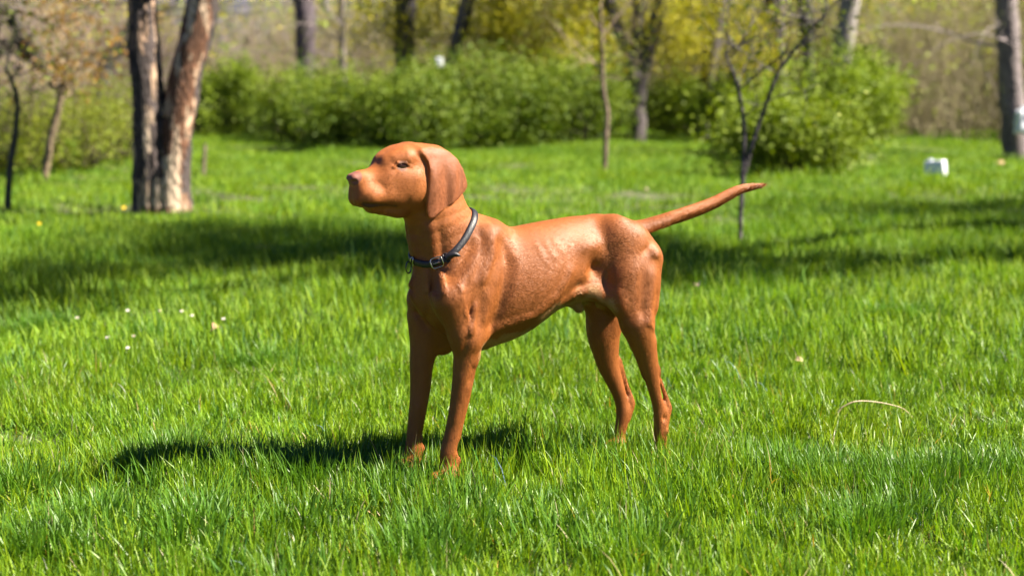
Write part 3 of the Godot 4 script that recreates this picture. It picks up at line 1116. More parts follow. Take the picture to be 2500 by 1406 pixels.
func dog_field(f: Field) -> void:
	# trunk
	var xs := [[1026, 640, 770, 0.034], [1048, 596, 795, 0.056], [1080, 556, 812, 0.074], [1120, 536, 832, 0.080], [1166, 531, 853, 0.083], [1205, 542, 842, 0.086], [1243, 554, 829, 0.089], [1283, 548, 809, 0.090], [1320, 541, 783, 0.086], [1354, 535, 758, 0.078], [1394, 529, 741, 0.068], [1432, 526, 729, 0.061], [1470, 527, 724, 0.055], [1500, 529, 715, 0.055], [1540, 542, 690, 0.054], [1572, 566, 660, 0.044], [1592, 592, 645, 0.030]]
	var ts := PackedFloat32Array()
	var tp := PackedFloat32Array()
	var bt := PackedFloat32Array()
	var wd := PackedFloat32Array()
	for e in xs:
		var a := dp(e[0], e[1], 0.0)
		ts.append(a.x)
		tp.append(a.y)
		bt.append(dp(e[0], e[2], 0.0).y)
		wd.append(e[3])
	belly_t = ts
	belly_u = bt
	f.trunk(ts, tp, bt, wd, 0.012)
	# neck
	chain(f, [[1058, 462, 0.012, 62], [1070, 545, 0.006, 80], [1098, 630, 0.0, 92], [1110, 690, 0.0, 92]], 1.38, 0.02)
	bn(f, [1125, 560, 0, 40], [1190, 572, 0, 34], 1.0, 0.03)
	# shoulders and forelegs
	for sd in [1.0, -1.0]:
		var o := 0.0 if sd > 0 else -62.0    # the far side of the body shows this far to the left
		bn(f, [1190 + o, 585, 0.040 * sd, 36], [1105 + o, 720, 0.072 * sd, 40], 1.25, 0.03)
		bn(f, [1098 + o, 735, 0.070 * sd, 38], [1140 + o, 828, 0.074 * sd, 36], 1.2, 0.03)
		bn(f, [1160 + o, 690, 0.058 * sd, 50], [1150 + o, 800, 0.066 * sd, 42], 1.6, 0.03)
	chain(f, [[1132, 815, 0.070, 38], [1137, 858, 0.069, 33], [1135, 888, 0.068, 30], [1129, 934, 0.066, 26.5], [1122, 980, 0.064, 24], [1111, 1033, 0.062, 21.5], [1101, 1080, 0.061, 22], [1096, 1105, 0.061, 23], [1092, 1135, 0.062, 20], [1086, 1168, 0.063, 20], [1080, 1186, 0.063, 22]], 1.12, 0.012, 0.93)
	bn(f, [1158, 866, 0.070, 13], [1150, 880, 0.070, 14], 1.0, 0.012)
	bn(f, [1117, 1122, 0.062, 7], [1112, 1132, 0.062, 8], 1.0, 0.01)
	chain(f, [[1036, 770, -0.076, 46], [1037, 830, -0.075, 40], [1029, 890, -0.073, 31], [1026, 945, -0.072, 27], [1021, 990, -0.070, 24], [1013, 1050, -0.069, 21], [1009, 1095, -0.068, 22], [1002, 1125, -0.068, 18.5], [997, 1145, -0.068, 18], [991, 1158, -0.068, 21]], 1.12, 0.012, 0.93)
	bn(f, [1029, 1094, -0.066, 7], [1026, 1104, -0.066, 8], 1.0, 0.01)
	# haunches and hind legs
	for sd in [1.0, -1.0]:
		var o := 0.0 if sd > 0 else -52.0
		bn(f, [1500 + o, 560, 0.030 * sd, 34], [1575 + o, 625, 0.036 * sd, 38], 1.1, 0.03)
		bn(f, [1535 + o, 600, 0.046 * sd, 56], [1548 + o, 690, 0.060 * sd, 60], 1.7, 0.028)
		bn(f, [1575 + o, 640, 0.050 * sd, 40], [1568 + o, 740, 0.062 * sd, 42], 1.4, 0.024)
	chain(f, [[1545, 680, 0.062, 58], [1552, 745, 0.070, 52], [1558, 785, 0.073, 46]], 1.55, 0.016)
	chain(f, [[1558, 785, 0.073, 46], [1565, 815, 0.074, 41], [1574, 850, 0.074, 33], [1580, 875, 0.073, 29], [1588, 909, 0.072, 24.5], [1598, 950, 0.071, 19], [1609, 990, 0.070, 17.5], [1614, 1012, 0.069, 19], [1615, 1035, 0.069, 18.5], [1614, 1062, 0.069, 17.5], [1612, 1095, 0.069, 15.5], [1608, 1122, 0.069, 17], [1600, 1140, 0.069, 20]], 1.12, 0.010, 0.93)
	chain(f, [[1602, 900, 0.070, 10], [1616, 945, 0.069, 6.5], [1629, 985, 0.068, 8.5], [1631, 998, 0.068, 9.5], [1624, 1030, 0.068, 9]], 1.0, 0.008)
	chain(f, [[1488, 700, -0.058, 56], [1478, 770, -0.062, 54], [1474, 815, -0.062, 46], [1478, 850, -0.061, 38], [1484, 885, -0.060, 31], [1495, 916, -0.059, 26], [1511, 955, -0.057, 21], [1519, 985, -0.056, 19], [1521, 1005, -0.055, 19], [1519, 1030, -0.055, 17.5], [1511, 1066, -0.055, 16], [1504, 1092, -0.054, 16], [1494, 1112, -0.054, 19]], 1.12, 0.012, 0.93)
	chain(f, [[1508, 880, -0.058, 10], [1528, 940, -0.056, 7], [1540, 976, -0.054, 9], [1541, 988, -0.054, 9.5], [1532, 1020, -0.054, 9]], 1.0, 0.008)
	# paws: four toes each
	for pw in [[1080, 1190, 0.063], [990, 1160, -0.068], [1600, 1146, 0.069], [1492, 1118, -0.054]]:
		var p := dp(pw[0], pw[1], pw[2])
		p.y = 0.024
		f.bone(p + Vector3(0.018, 0.012, 0), 0.021, p + Vector3(-0.012, 0.002, 0), 0.022, 1.0, Vector3(0, 0, 1), 0.012)
		for q in [[-0.026, -0.021], [-0.036, -0.008], [-0.036, 0.008], [-0.026, 0.021]]:
			f.bone(p + Vector3(-0.006, 0.002, q[1] * 0.7), 0.011, p + Vector3(q[0], -0.011, q[1]), 0.0115, 1.0, Vector3(0, 0, 1), 0.005)
	# the skin from flank to thigh
	bn(f, [1405, 690, 0.030, 26], [1500, 735, 0.062, 16], 1.2, 0.03)
	bn(f, [1400, 690, -0.030, 26], [1440, 735, -0.060, 18], 1.2, 0.03)
	bn(f, [1385, 722, 0.0, 14], [1412, 752, 0.0, 11], 1.0, 0.016)
	bn(f, [1470, 735, -0.012, 18], [1500, 755, -0.012, 14], 1.0, 0.012)
	# tail
	chain(f, [[1535, 562, 0, 24], [1565, 556, 0, 19.5], [1604, 543, 0.0, 16.5], [1650, 529, 0.0, 16.5], [1700, 512, 0.0, 16], [1740, 496, 0.0, 14.5], [1772, 479, 0.0, 13.5], [1800, 465, 0.0, 11.5], [1828, 457, 0.0, 9], [1850, 454, 0.0, 6], [1868, 452, 0.0, 2]], 1.0, 0.012)
	dog_relief(f)

func rg(f: Field, pts: Array, n: float, w: float, amp: float, side := 1.0) -> void:
	var ps := PackedVector2Array()
	for q in range(0, pts.size(), 2):
		var p := dp(pts[q], pts[q + 1], n)
		ps.append(Vector2(p.x, p.y))
	f.ridge(ps, w / PXM, amp * 1.45, side)

# muscles, hollows, tendons and folds of the coat
func dog_relief(f: Field) -> void:
	# flank hollow, loin and hip
	rg(f, [1425, 648, 1476, 664], 0.06, 26, -0.012)
	rg(f, [1395, 604, 1480, 590], 0.06, 20, 0.005)
	rg(f, [1565, 598, 1604, 624], 0.05, 13, 0.006, 0.0)
	rg(f, [1545, 614, 1588, 596], 0.05, 10, -0.004, 0.0)
	# thigh
	rg(f, [1592, 640, 1588, 700, 1562, 800], 0.08, 14, 0.004)
	rg(f, [1562, 640, 1556, 740, 1566, 800], 0.08, 15, -0.004)
	rg(f, [1600, 700, 1592, 830], 0.08, 9, -0.003)
	rg(f, [1505, 690, 1520, 780], 0.08, 14, 0.004)
	rg(f, [1566, 775, 1594, 808], 0.08, 5, 0.002)
	# hocks
	rg(f, [1606, 905, 1620, 982], 0.07, 5.5, -0.0035, 0.0)
	rg(f, [1515, 900, 1531, 970], -0.056, 5.5, -0.003, 0.0)
	rg(f, [1615, 1008, 1618, 1028], 0.07, 6, -0.004)
	rg(f, [1605, 1000, 1606, 1070], 0.07, 5, 0.002)
	rg(f, [1625, 1040, 1622, 1060], 0.07, 5, 0.003)
	# ribs
	for q in [[1312, 588, 1334, 645], [1334, 582, 1358, 640], [1356, 580, 1378, 628]]:
		rg(f, q, 0.085, 7, 0.0009)
	# edge of the rib cage, down to the flank fold
	rg(f, [1200, 806, 1300, 768, 1362, 716, 1398, 640], 0.07, 12, 0.0035)
	rg(f, [1385, 702, 1445, 690], 0.05, 14, -0.005)
	rg(f, [1350, 750, 1400, 716, 1440, 698], 0.05, 9, 0.003)
	# shoulder
	rg(f, [1224, 560, 1240, 650, 1218, 745, 1184, 820], 0.08, 15, -0.0050)
	rg(f, [1202, 556, 1197, 620, 1163, 695], 0.07, 10, 0.0035)
	rg(f, [1178, 560, 1170, 620, 1146, 680], 0.07, 9, -0.0025)
	rg(f, [1165, 580, 1118, 650, 1080, 695], 0.07, 13, -0.0045)
	rg(f, [1106, 680, 1128, 740, 1134, 805], 0.07, 6, 0.0028)
	rg(f, [1116, 700, 1138, 770], 0.07, 5, -0.003)
	rg(f, [1152, 730, 1138, 815], 0.07, 5, 0.0028)
	rg(f, [1143, 725, 1127, 805], 0.07, 6, -0.003)
	rg(f, [1182, 690, 1176, 800], 0.07, 13, 0.003)
	rg(f, [1134, 800, 1122, 860], 0.07, 8, -0.003)
	# foreleg
	rg(f, [1152, 880, 1138, 940], 0.07, 7, -0.0025)
	rg(f, [1120, 900, 1102, 1035], 0.06, 6, 0.0015)
	rg(f, [1119, 1070, 1110, 1108], 0.06, 5, -0.003)
	rg(f, [1012, 980, 1019, 1055], -0.07, 4, 0.0022, 0.0)
	rg(f, [1020, 995, 1025, 1062], -0.07, 4, -0.0025, 0.0)
	# folds of the throat
	rg(f, [1060, 648, 1054, 712], 0.02, 5, 0.004)
	rg(f, [1047, 648, 1042, 712], 0.02, 4, -0.004)
	rg(f, [1034, 650, 1036, 716], 0.02, 5, 0.003)
	rg(f, [1070, 550, 1080, 650], 0.05, 11, -0.003)
	rg(f, [1050, 535, 1060, 650], 0.05, 11, 0.003)
	rg(f, [1012, 535, 1040, 645], 0.04, 12, -0.005)
	rg(f, [1036, 762, 1068, 815], 0.02, 7, -0.004, 0.0)

var eye_n := 0.05

func head_field(f: Field) -> void:
	# skull
	hb(f, [1042, 404, 0, 50], [1002, 400, 0, 46], 0.92, 0.01)
	hb(f, [1004, 394, 0.014, 40], [972, 398, 0.012, 30], 1.0, 0.016)
	hb(f, [1036, 440, 0.022, 44], [1015, 458, 0.022, 36], 1.0, 0.02)
	hb(f, [966, 388, 0.030, 10], [992, 384, 0.038, 13], 1.0, 0.018)
	hb(f, [932, 424, 0, 24], [975, 400, 0, 34], 1.0, 0.02)
	hb(f, [955, 424, 0.028, 16], [1010, 428, 0.042, 18], 1.0, 0.016)
	hb(f, [985, 450, 0.026, 28], [1020, 460, 0.030, 30], 1.0, 0.02)
	hb(f, [945, 438, 0.020, 25], [1005, 442, 0.036, 23], 1.0, 0.016)
	hb(f, [945, 466, 0.020, 27], [995, 472, 0.028, 30], 1.0, 0.016)
	hb(f, [948, 400, 0.014, 22], [985, 388, 0.022, 26], 1.0, 0.016)
	# muzzle
	hb(f, [888, 447, 0, 31], [960, 440, 0, 37], 1.0, 0.018)
	hb(f, [888, 470, 0.010, 24], [905, 476, 0.014, 26], 1.0, 0.012)
	hb(f, [905, 479, 0.016, 23], [965, 484, 0.024, 22], 1.0, 0.014)
	hb(f, [912, 503, 0.004, 15], [968, 506, 0.010, 19], 0.85, 0.010)
	hb(f, [880, 486, 0.010, 17], [896, 490, 0.017, 15], 1.0, 0.008)
	hb(f, [914, 508, 0.012, 10.5], [926, 509, 0.014, 10], 1.0, 0.005)
	hb(f, [944, 513, 0.016, 13], [966, 514, 0.020, 13], 1.0, 0.006)
	hb(f, [985, 487, 0, 36], [1040, 480, 0, 52], 1.0, 0.03)
	# nose
	hb(f, [866, 437, 0.0070, 13.0], [880, 433, 0.0075, 13.5], 1.0, 0.006)
	hb(f, [857, 444, 0.0090, 3.0], [866, 443, 0.0165, 4.0], 1.0, 0.004, true)
	# between the lips
	hb(f, [886, 500, 0.028, 5.0], [925, 502, 0.037, 6.0], 1.0, 0.003, true)
	hb(f, [925, 502, 0.037, 6.0], [966, 508, 0.043, 5.0], 1.0, 0.003, true)
	# where the surface lies at the eye
	var q := 0.09
	while q > 0.02 and f.at(hp(981, 405, q)) > 0.0:
		q -= 0.0005
	eye_n = q
	# eye sockets, lids drawn to a squint, and the pouch under the eye
	hb(f, [970, 405.5, q - 0.002, 8.0], [992, 405, q + 0.003, 8.0], 1.0, 0.004, true)
	for e in [[960, 409, -0.004, 972, 398, 0.0], [972, 398, 0.0, 989, 397.5, 0.003], [989, 397.5, 0.003, 1004, 407, 0.004], [960, 409, -0.004, 981, 413.5, 0.0], [981, 413.5, 0.0, 1004, 407, 0.004]]:
		hb(f, [e[0], e[1], q + e[2] - 0.001, 2.6], [e[3], e[4], q + e[5] - 0.001, 2.6], 1.0, 0.003)
	hb(f, [972, 420, q - 0.005, 7], [1000, 419, q - 0.002, 7], 1.0, 0.006)
	print("eye at ", q)

# the hanging ears: a leaf cut to the outline that shows, bent over the cheek
var ear_shape := PackedVector2Array()

func ear(f: Field, side: float) -> void:
	var out := [[1033, 366], [1052, 361], [1070, 362], [1088, 367], [1104, 376], [1117, 389], [1128, 412], [1136, 434], [1139, 453], [1133, 465], [1120, 480], [1104, 493], [1080, 511], [1064, 521], [1052, 531], [1045, 530], [1041, 515], [1040, 482], [1043, 450], [1045, 420], [1044, 395], [1038, 378]]
	var poly := PackedVector2Array()
	for o in out:
		var p := hp(o[0], o[1], 0.056) - H_P
		poly.append(Vector2(p.dot(H_T), p.y))
	ear_shape = poly
	var lo := poly[0]
	var hi := poly[0]
	for p in poly:
		lo = lo.min(p)
		hi = hi.max(p)
	lo -= Vector2.ONE * 0.02
	hi += Vector2.ONE * 0.02
	var cs := 0.002
	var w := int((hi.x - lo.x) / cs) + 1
	var h := int((hi.y - lo.y) / cs) + 1
	var tab := PackedFloat32Array()
	tab.resize(w * h)
	for y in h:
		for x in w:
			var q := lo + Vector2(x, y) * cs
			var best := 1.0
			var inside := false
			for i in poly.size():
				var a := poly[i]
				var b := poly[(i + 1) % poly.size()]
				var c := Geometry2D.get_closest_point_to_segment(q, a, b)
				best = minf(best, c.distance_squared_to(q))
				if (a.y > q.y) != (b.y > q.y) and q.x < (b.x - a.x) * (q.y - a.y) / (b.y - a.y) + a.x:
					inside = not inside
			tab[y * w + x] = sqrt(best) * (-1.0 if inside else 1.0)
	var mid := (lo + hi) * 0.5
	var c3 := H_P + H_T * mid.x + Vector3.UP * mid.y + H_N * (0.056 * side)
	var r := f.span(c3 - Vector3(0.10, 0.12, 0.10), c3 + Vector3(0.10, 0.12, 0.10))
	var k := 0.007
	var top := hi.y - 0.02
	var left := lo.x + 0.02
	var width := hi.x - lo.x - 0.04
	for z in range(r[4], r[5] + 1):
		for y in range(r[2], r[3] + 1):
			var i := (z * f.ny + y) * f.nx + r[0]
			for x in range(r[0], r[1] + 1):
				var p := f.lo + Vector3(x, y, z) * f.c - H_P
				var m := p.dot(H_N) * side
				if m > 0.02 and m < 0.09:
					var ca := p.dot(H_T)
					var gx := (ca - lo.x) / cs
					var gy := (p.y - lo.y) / cs
					if gx > 0 and gy > 0 and gx < w - 1 and gy < h - 1:
						var ix := int(gx)
						var iy := int(gy)
						var fx := gx - ix
						var j := iy * w + ix
						var pd := lerpf(lerpf(tab[j], tab[j + 1], fx), lerpf(tab[j + w], tab[j + w + 1], fx), gy - iy)
						var dn := clampf((top - p.y) / 0.150, 0.0, 1.0)
						var ac := (ca - left) / width
						var g := clampf((dn + 0.01) / 0.42, 0.0, 1.0)
						var mc := 0.026 + 0.036 * sqrt(1.0 - (1.0 - g) * (1.0 - g)) - 0.006 * smoothstep(0.5, 1.0, dn) - 0.022 * pow(clampf(ac - 0.35, 0.0, 1.0), 1.5) * (1.0 - 0.5 * dn)
						mc += 0.55 * (0.0055 * exp(-pow((ac - 0.17 - 0.06 * dn) / 0.13, 2.0)) - 0.0060 * exp(-pow((ac - 0.42 - 0.1 * dn) / 0.10, 2.0)) + 0.0045 * exp(-pow((ac - 0.66) / 0.12, 2.0)) - 0.0030 * exp(-pow((ac - 0.84 + 0.1 * dn) / 0.06, 2.0)) - 0.007 * exp(-pow(ac / 0.07, 2.0))) * smoothstep(0.12, 0.45, dn)
						var slope := 0.036 / 0.063 * (1.0 - g) / maxf(sqrt(1.0 - (1.0 - g) * (1.0 - g)), 0.12)
						var th := (0.0036 - 0.0010 * dn)
						var dd := absf(m - mc) / sqrt(1.0 + slope * slope) - th
						var d := maxf(dd, pd) if dd < 0.0 or pd < 0.0 else sqrt(dd * dd + pd * pd)
						d -= 0.0012
						var kk := lerpf(0.024, 0.002, smoothstep(0.04, 0.26, dn))
						var o := f.v[i]
						var e := kk - absf(o - d)
						if e > 0.0:
							f.v[i] = minf(o, d) - e * e * 0.25 / kk
						elif d < o:
							f.v[i] = d
				i += 1

func build_dog() -> void:
	D_T = Vector3(cos(deg_to_rad(YAW)), 0, -sin(deg_to_rad(YAW)))
	D_N = D_T.cross(Vector3.UP)
	H_P = dp(1062, 420, 0.0)
	var a := deg_to_rad(HEAD_TURN)
	H_T = Vector3(cos(a), 0, -sin(a))
	H_N = Vector3(sin(a), 0, cos(a))
	var t0 := Time.get_ticks_msec()
	var body := Field.new(Vector3(-0.38, -0.006, -0.13), Vector3(0.62, 0.70, 0.13), CELL_BODY)
	dog_field(body)
	var verts := PackedVector3Array()
	var normals := PackedVector3Array()
	var idx := PackedInt32Array()
	# head and body meet under the collar
	var pa := dp(1152, 515, 0.0)
	var pb := dp(1006, 634, 0.0)
	var along := (pb - pa).normalized()
	var pn := along.cross(Vector3(0, 0.0, 1).rotated(Vector3(along.x, along.y, 0).normalized(), 0.0)).normalized()
	if pn.y < 0.0:
		pn = -pn
	print("field ", Time.get_ticks_msec() - t0)
	body.net(-pn, -pn.dot(pa) - 0.008, verts, normals, idx)
	print("body net ", Time.get_ticks_msec() - t0, " ", verts.size())
	var head := Field.new(hp(848, 436, 0) + Vector3(-0.012, -0.215, -0.085), H_P + Vector3(0.115, 0.09, 0.10), CELL_HEAD)
	print(head.nx, " ", head.ny, " ", head.nz)
	dog_field(head)
	head_field(head)
	ear(head, 1.0)
	ear(head, -1.0)
	print("head field ", Time.get_ticks_msec() - t0)
	var v2 := PackedVector3Array()
	var n2 := PackedVector3Array()
	var i2 := PackedInt32Array()
	head.net(pn, pn.dot(pa) - 0.004, v2, n2, i2)
	var base := verts.size()
	verts.append_array(v2)
	normals.append_array(n2)
	for i in i2:
		idx.append(i + base)
	print("head net ", Time.get_ticks_msec() - t0, " ", verts.size(), " tris ", idx.size() / 3)
	var nose := [hp2(866, 437, 0.007, 1.0), hp2(866, 437, 0.007, -1.0), hp2(872, 435, 0.0075, 1.0), hp2(872, 435, 0.0075, -1.0)]
	var cols := PackedColorArray()
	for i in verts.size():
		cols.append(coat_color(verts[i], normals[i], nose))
	var arr := []
	arr.resize(Mesh.ARRAY_MAX)
	arr[Mesh.ARRAY_VERTEX] = verts
	arr[Mesh.ARRAY_NORMAL] = normals
	arr[Mesh.ARRAY_COLOR] = cols
	arr[Mesh.ARRAY_INDEX] = idx
	var mesh := ArrayMesh.new()
	mesh.add_surface_from_arrays(Mesh.PRIMITIVE_TRIANGLES, arr)
	var root := base("dog", D_O)
	root.basis = Basis(D_T, Vector3.UP, D_N)
	tag(root, "rust-coloured short-haired pointing dog standing in grass, tail out", "dog")
	part("body", mesh, M.skin, root)
	fur(root, verts, normals, cols, idx, nose)
	for sd in [1.0, -1.0]:
		var s := SphereMesh.new()
		s.radius = 0.0115
		s.height = 0.023
		var e := part("eye", s, M.eye, root)
		e.position = hp2(981, 405.5, eye_n - 0.0085, sd)
		e.basis = Basis(H_T, Vector3.UP, H_N).scaled_local(Vector3(1.35, 0.95, 1.0))
	collar(body)

# rust coat, paler on the breast bone, belly and under the tail; liver nose
func coat_color(p: Vector3, n: Vector3, nose: Array) -> Color:
	var c := Color(0.325, 0.100, 0.017)
	var q := lay.get_noise_3d(p.x * 60.0, p.y * 60.0, p.z * 60.0)
	c = c.lerp(Color(0.242, 0.070, 0.0135), clampf(0.5 + q, 0.0, 1.0) * 0.5)
	# buff hair along the breast bone, the belly and the fold of the flank
	if p.x > -0.17 and p.x < 0.21 and p.y > 0.24:
		var k := 0
		while k < belly_t.size() - 2 and belly_t[k + 1] < p.x:
			k += 1
		var line := lerpf(belly_u[k], belly_u[k + 1], clampf((p.x - belly_t[k]) / (belly_t[k + 1] - belly_t[k]), 0.0, 1.0))
		var up := p.y - line + lay.get_noise_3d(p.x * 150.0, p.y * 150.0, p.z * 150.0) * 0.05 + maxf(p.x - 0.10, 0.0) * 0.8 + maxf(-0.14 - p.x, 0.0) * 2.0
		c = c.lerp(Color(0.44, 0.255, 0.11), smoothstep(0.034, 0.024, up) * smoothstep(-0.028, -0.018, p.y - line) * 0.75)
	# the ear leather is darker, the rims of the eyes are bare dark skin
	var rel := p - H_P
	var side := absf(rel.dot(H_N))
	var tt := rel.dot(H_T)
	if side > 0.050 and tt > -0.06 and Geometry2D.is_point_in_polygon(Vector2(tt, rel.y), ear_shape):
		c = Color(0.22, 0.068, 0.021)
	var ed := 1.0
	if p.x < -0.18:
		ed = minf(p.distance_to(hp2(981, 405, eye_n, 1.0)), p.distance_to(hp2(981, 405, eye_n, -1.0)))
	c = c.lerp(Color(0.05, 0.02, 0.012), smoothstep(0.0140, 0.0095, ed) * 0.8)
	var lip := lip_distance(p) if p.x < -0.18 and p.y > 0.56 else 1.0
	if lip < 0.0085:  # dark mouth line: shade between the lips, put into the vertex colour
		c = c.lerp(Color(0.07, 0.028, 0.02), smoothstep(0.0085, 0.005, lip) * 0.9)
	var d := 1.0
	for a in nose:
		d = minf(d, p.distance_to(a))
	if d < 0.0155:
		c = c.lerp(Color(0.17, 0.062, 0.043), smoothstep(0.0155, 0.0135, d))
	return c

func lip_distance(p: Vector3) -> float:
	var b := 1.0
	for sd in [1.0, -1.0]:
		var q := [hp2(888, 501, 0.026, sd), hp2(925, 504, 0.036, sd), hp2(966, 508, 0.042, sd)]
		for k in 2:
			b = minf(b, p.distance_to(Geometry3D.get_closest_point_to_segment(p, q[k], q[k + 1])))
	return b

# which way the hair lies
func lie(p: Vector3) -> Vector3:
	var d := Vector3(1.0, -0.35, 0.0)
	if p.y < 0.30:
		d = Vector3(0.15, -1.0, 0.0)
	elif p.x < -0.16 and p.y > 0.52:
		d = Vector3(1.0, -0.35, 0.0) if p.y > 0.6 else Vector3(0.8, -0.8, 0.0)
	elif p.x < -0.10:
		d = Vector3(0.45, -1.0, 0.0)
	elif p.x > 0.33 and p.y > 0.46:
		d = Vector3(1.0, 0.32, 0.0)
	elif p.x > 0.2:
		d = Vector3(0.5, -1.0, 0.0)
	return d

func hair_tuft() -> ArrayMesh:
	var st := new_st()
	for i in 12:
		var o := Vector3(rng.randf_range(-0.006, 0.006), 0.0, rng.randf_range(-0.005, 0.005))
		var l := rng.randf_range(0.006, 0.0105)
		var w := rng.randf_range(0.00018, 0.00030)
		var a := rng.randfn() * 0.14
		var fwd := Vector3(cos(a), 0, sin(a))
		var sd := Vector3(-sin(a), 0, cos(a))
		var tilt := rng.randfn() * 0.15
		var v := rng.randf_range(0.78, 1.16)
		var c := Color(v, v * rng.randf_range(0.95, 1.04), v)
		var p := [o - Vector3(0, 0.0008, 0), o + fwd * l * 0.45 + Vector3(0, l * rng.randf_range(0.03, 0.07), 0), o + fwd * l + Vector3(0, l * rng.randf_range(0.02, 0.10), 0)]
		var n0 := (Vector3.UP + sd * tilt - fwd * 0.04).normalized()
		var n1 := (Vector3.UP + sd * tilt - fwd * 0.0).normalized()
		tri(st, p[0] - sd * w, p[1] - sd * w, p[1] + sd * w, n0, n1, n1, c, c, c)
		tri(st, p[0] - sd * w, p[1] + sd * w, p[0] + sd * w, n0, n1, n0, c, c, c)
		tri(st, p[1] - sd * w, p[2], p[1] + sd * w, n1, n1, n1, c, c, c)
	return st.commit()

func fur(root: Node3D, verts: PackedVector3Array, normals: PackedVector3Array, cols: PackedColorArray, idx: PackedInt32Array, nose: Array) -> void:
	rng.seed = 77
	var kinds := []
	var where := []
	var tint := []
	for k in 4:
		kinds.append(hair_tuft())
		where.append([])
		tint.append(PackedColorArray())
	var acc := 0.0
	var eye_l := hp2(981, 405.5, eye_n, 1.0)
	var eye_r := hp2(981, 405.5, eye_n, -1.0)
	for t in range(0, idx.size(), 3):
		var a := verts[idx[t]]
		var b := verts[idx[t + 1]]
		var c := verts[idx[t + 2]]
		acc += (b - a).cross(c - a).length() * 0.5 / 0.0000090
		while acc >= 1.0:
			acc -= 1.0
			var u := rng.randf()
			var v := rng.randf()
			if u + v > 1.0:
				u = 1.0 - u
				v = 1.0 - v
			var p := a + (b - a) * u + (c - a) * v
			var d := 1.0
			for q in nose:
				d = minf(d, p.distance_to(q))
			if d < 0.0165 or p.distance_squared_to(eye_l) < 0.000075 or p.distance_squared_to(eye_r) < 0.000075:
				continue
			var n := (normals[idx[t]] * (1.0 - u - v) + normals[idx[t + 1]] * u + normals[idx[t + 2]] * v).normalized()
			var f := lie(p)
			f = (f - n * f.dot(n))
			if f.length_squared() < 0.01:
				continue
			f = f.normalized()
			var sd := f.cross(n)
			var s := 1.0
			if p.x < -0.12 and p.y > 0.58:
				s = 0.55
			elif p.y < 0.2:
				s = 0.8
			elif p.x > 0.36 and n.y < -0.3:
				s = 1.5
			elif n.y < -0.75 and p.y > 0.25:
				s = 1.25
			var k := rng.randi() % 4
			where[k].append(Transform3D(Basis(f, n, sd).scaled_local(Vector3.ONE * s * rng.randf_range(0.62, 0.9)), p))
			var g := rng.randf_range(0.93, 1.07)
			var cc := cols[idx[t]]
			tint[k].append(Color(cc.r * g, cc.g * g, cc.b * g))
	var total := 0
	for k in 4:
		total += where[k].size()
		var o := many("coat", kinds[k], M.hair, where[k], tint[k], root)
		o.set_meta("kind", "stuff")
	print("tufts ", total)

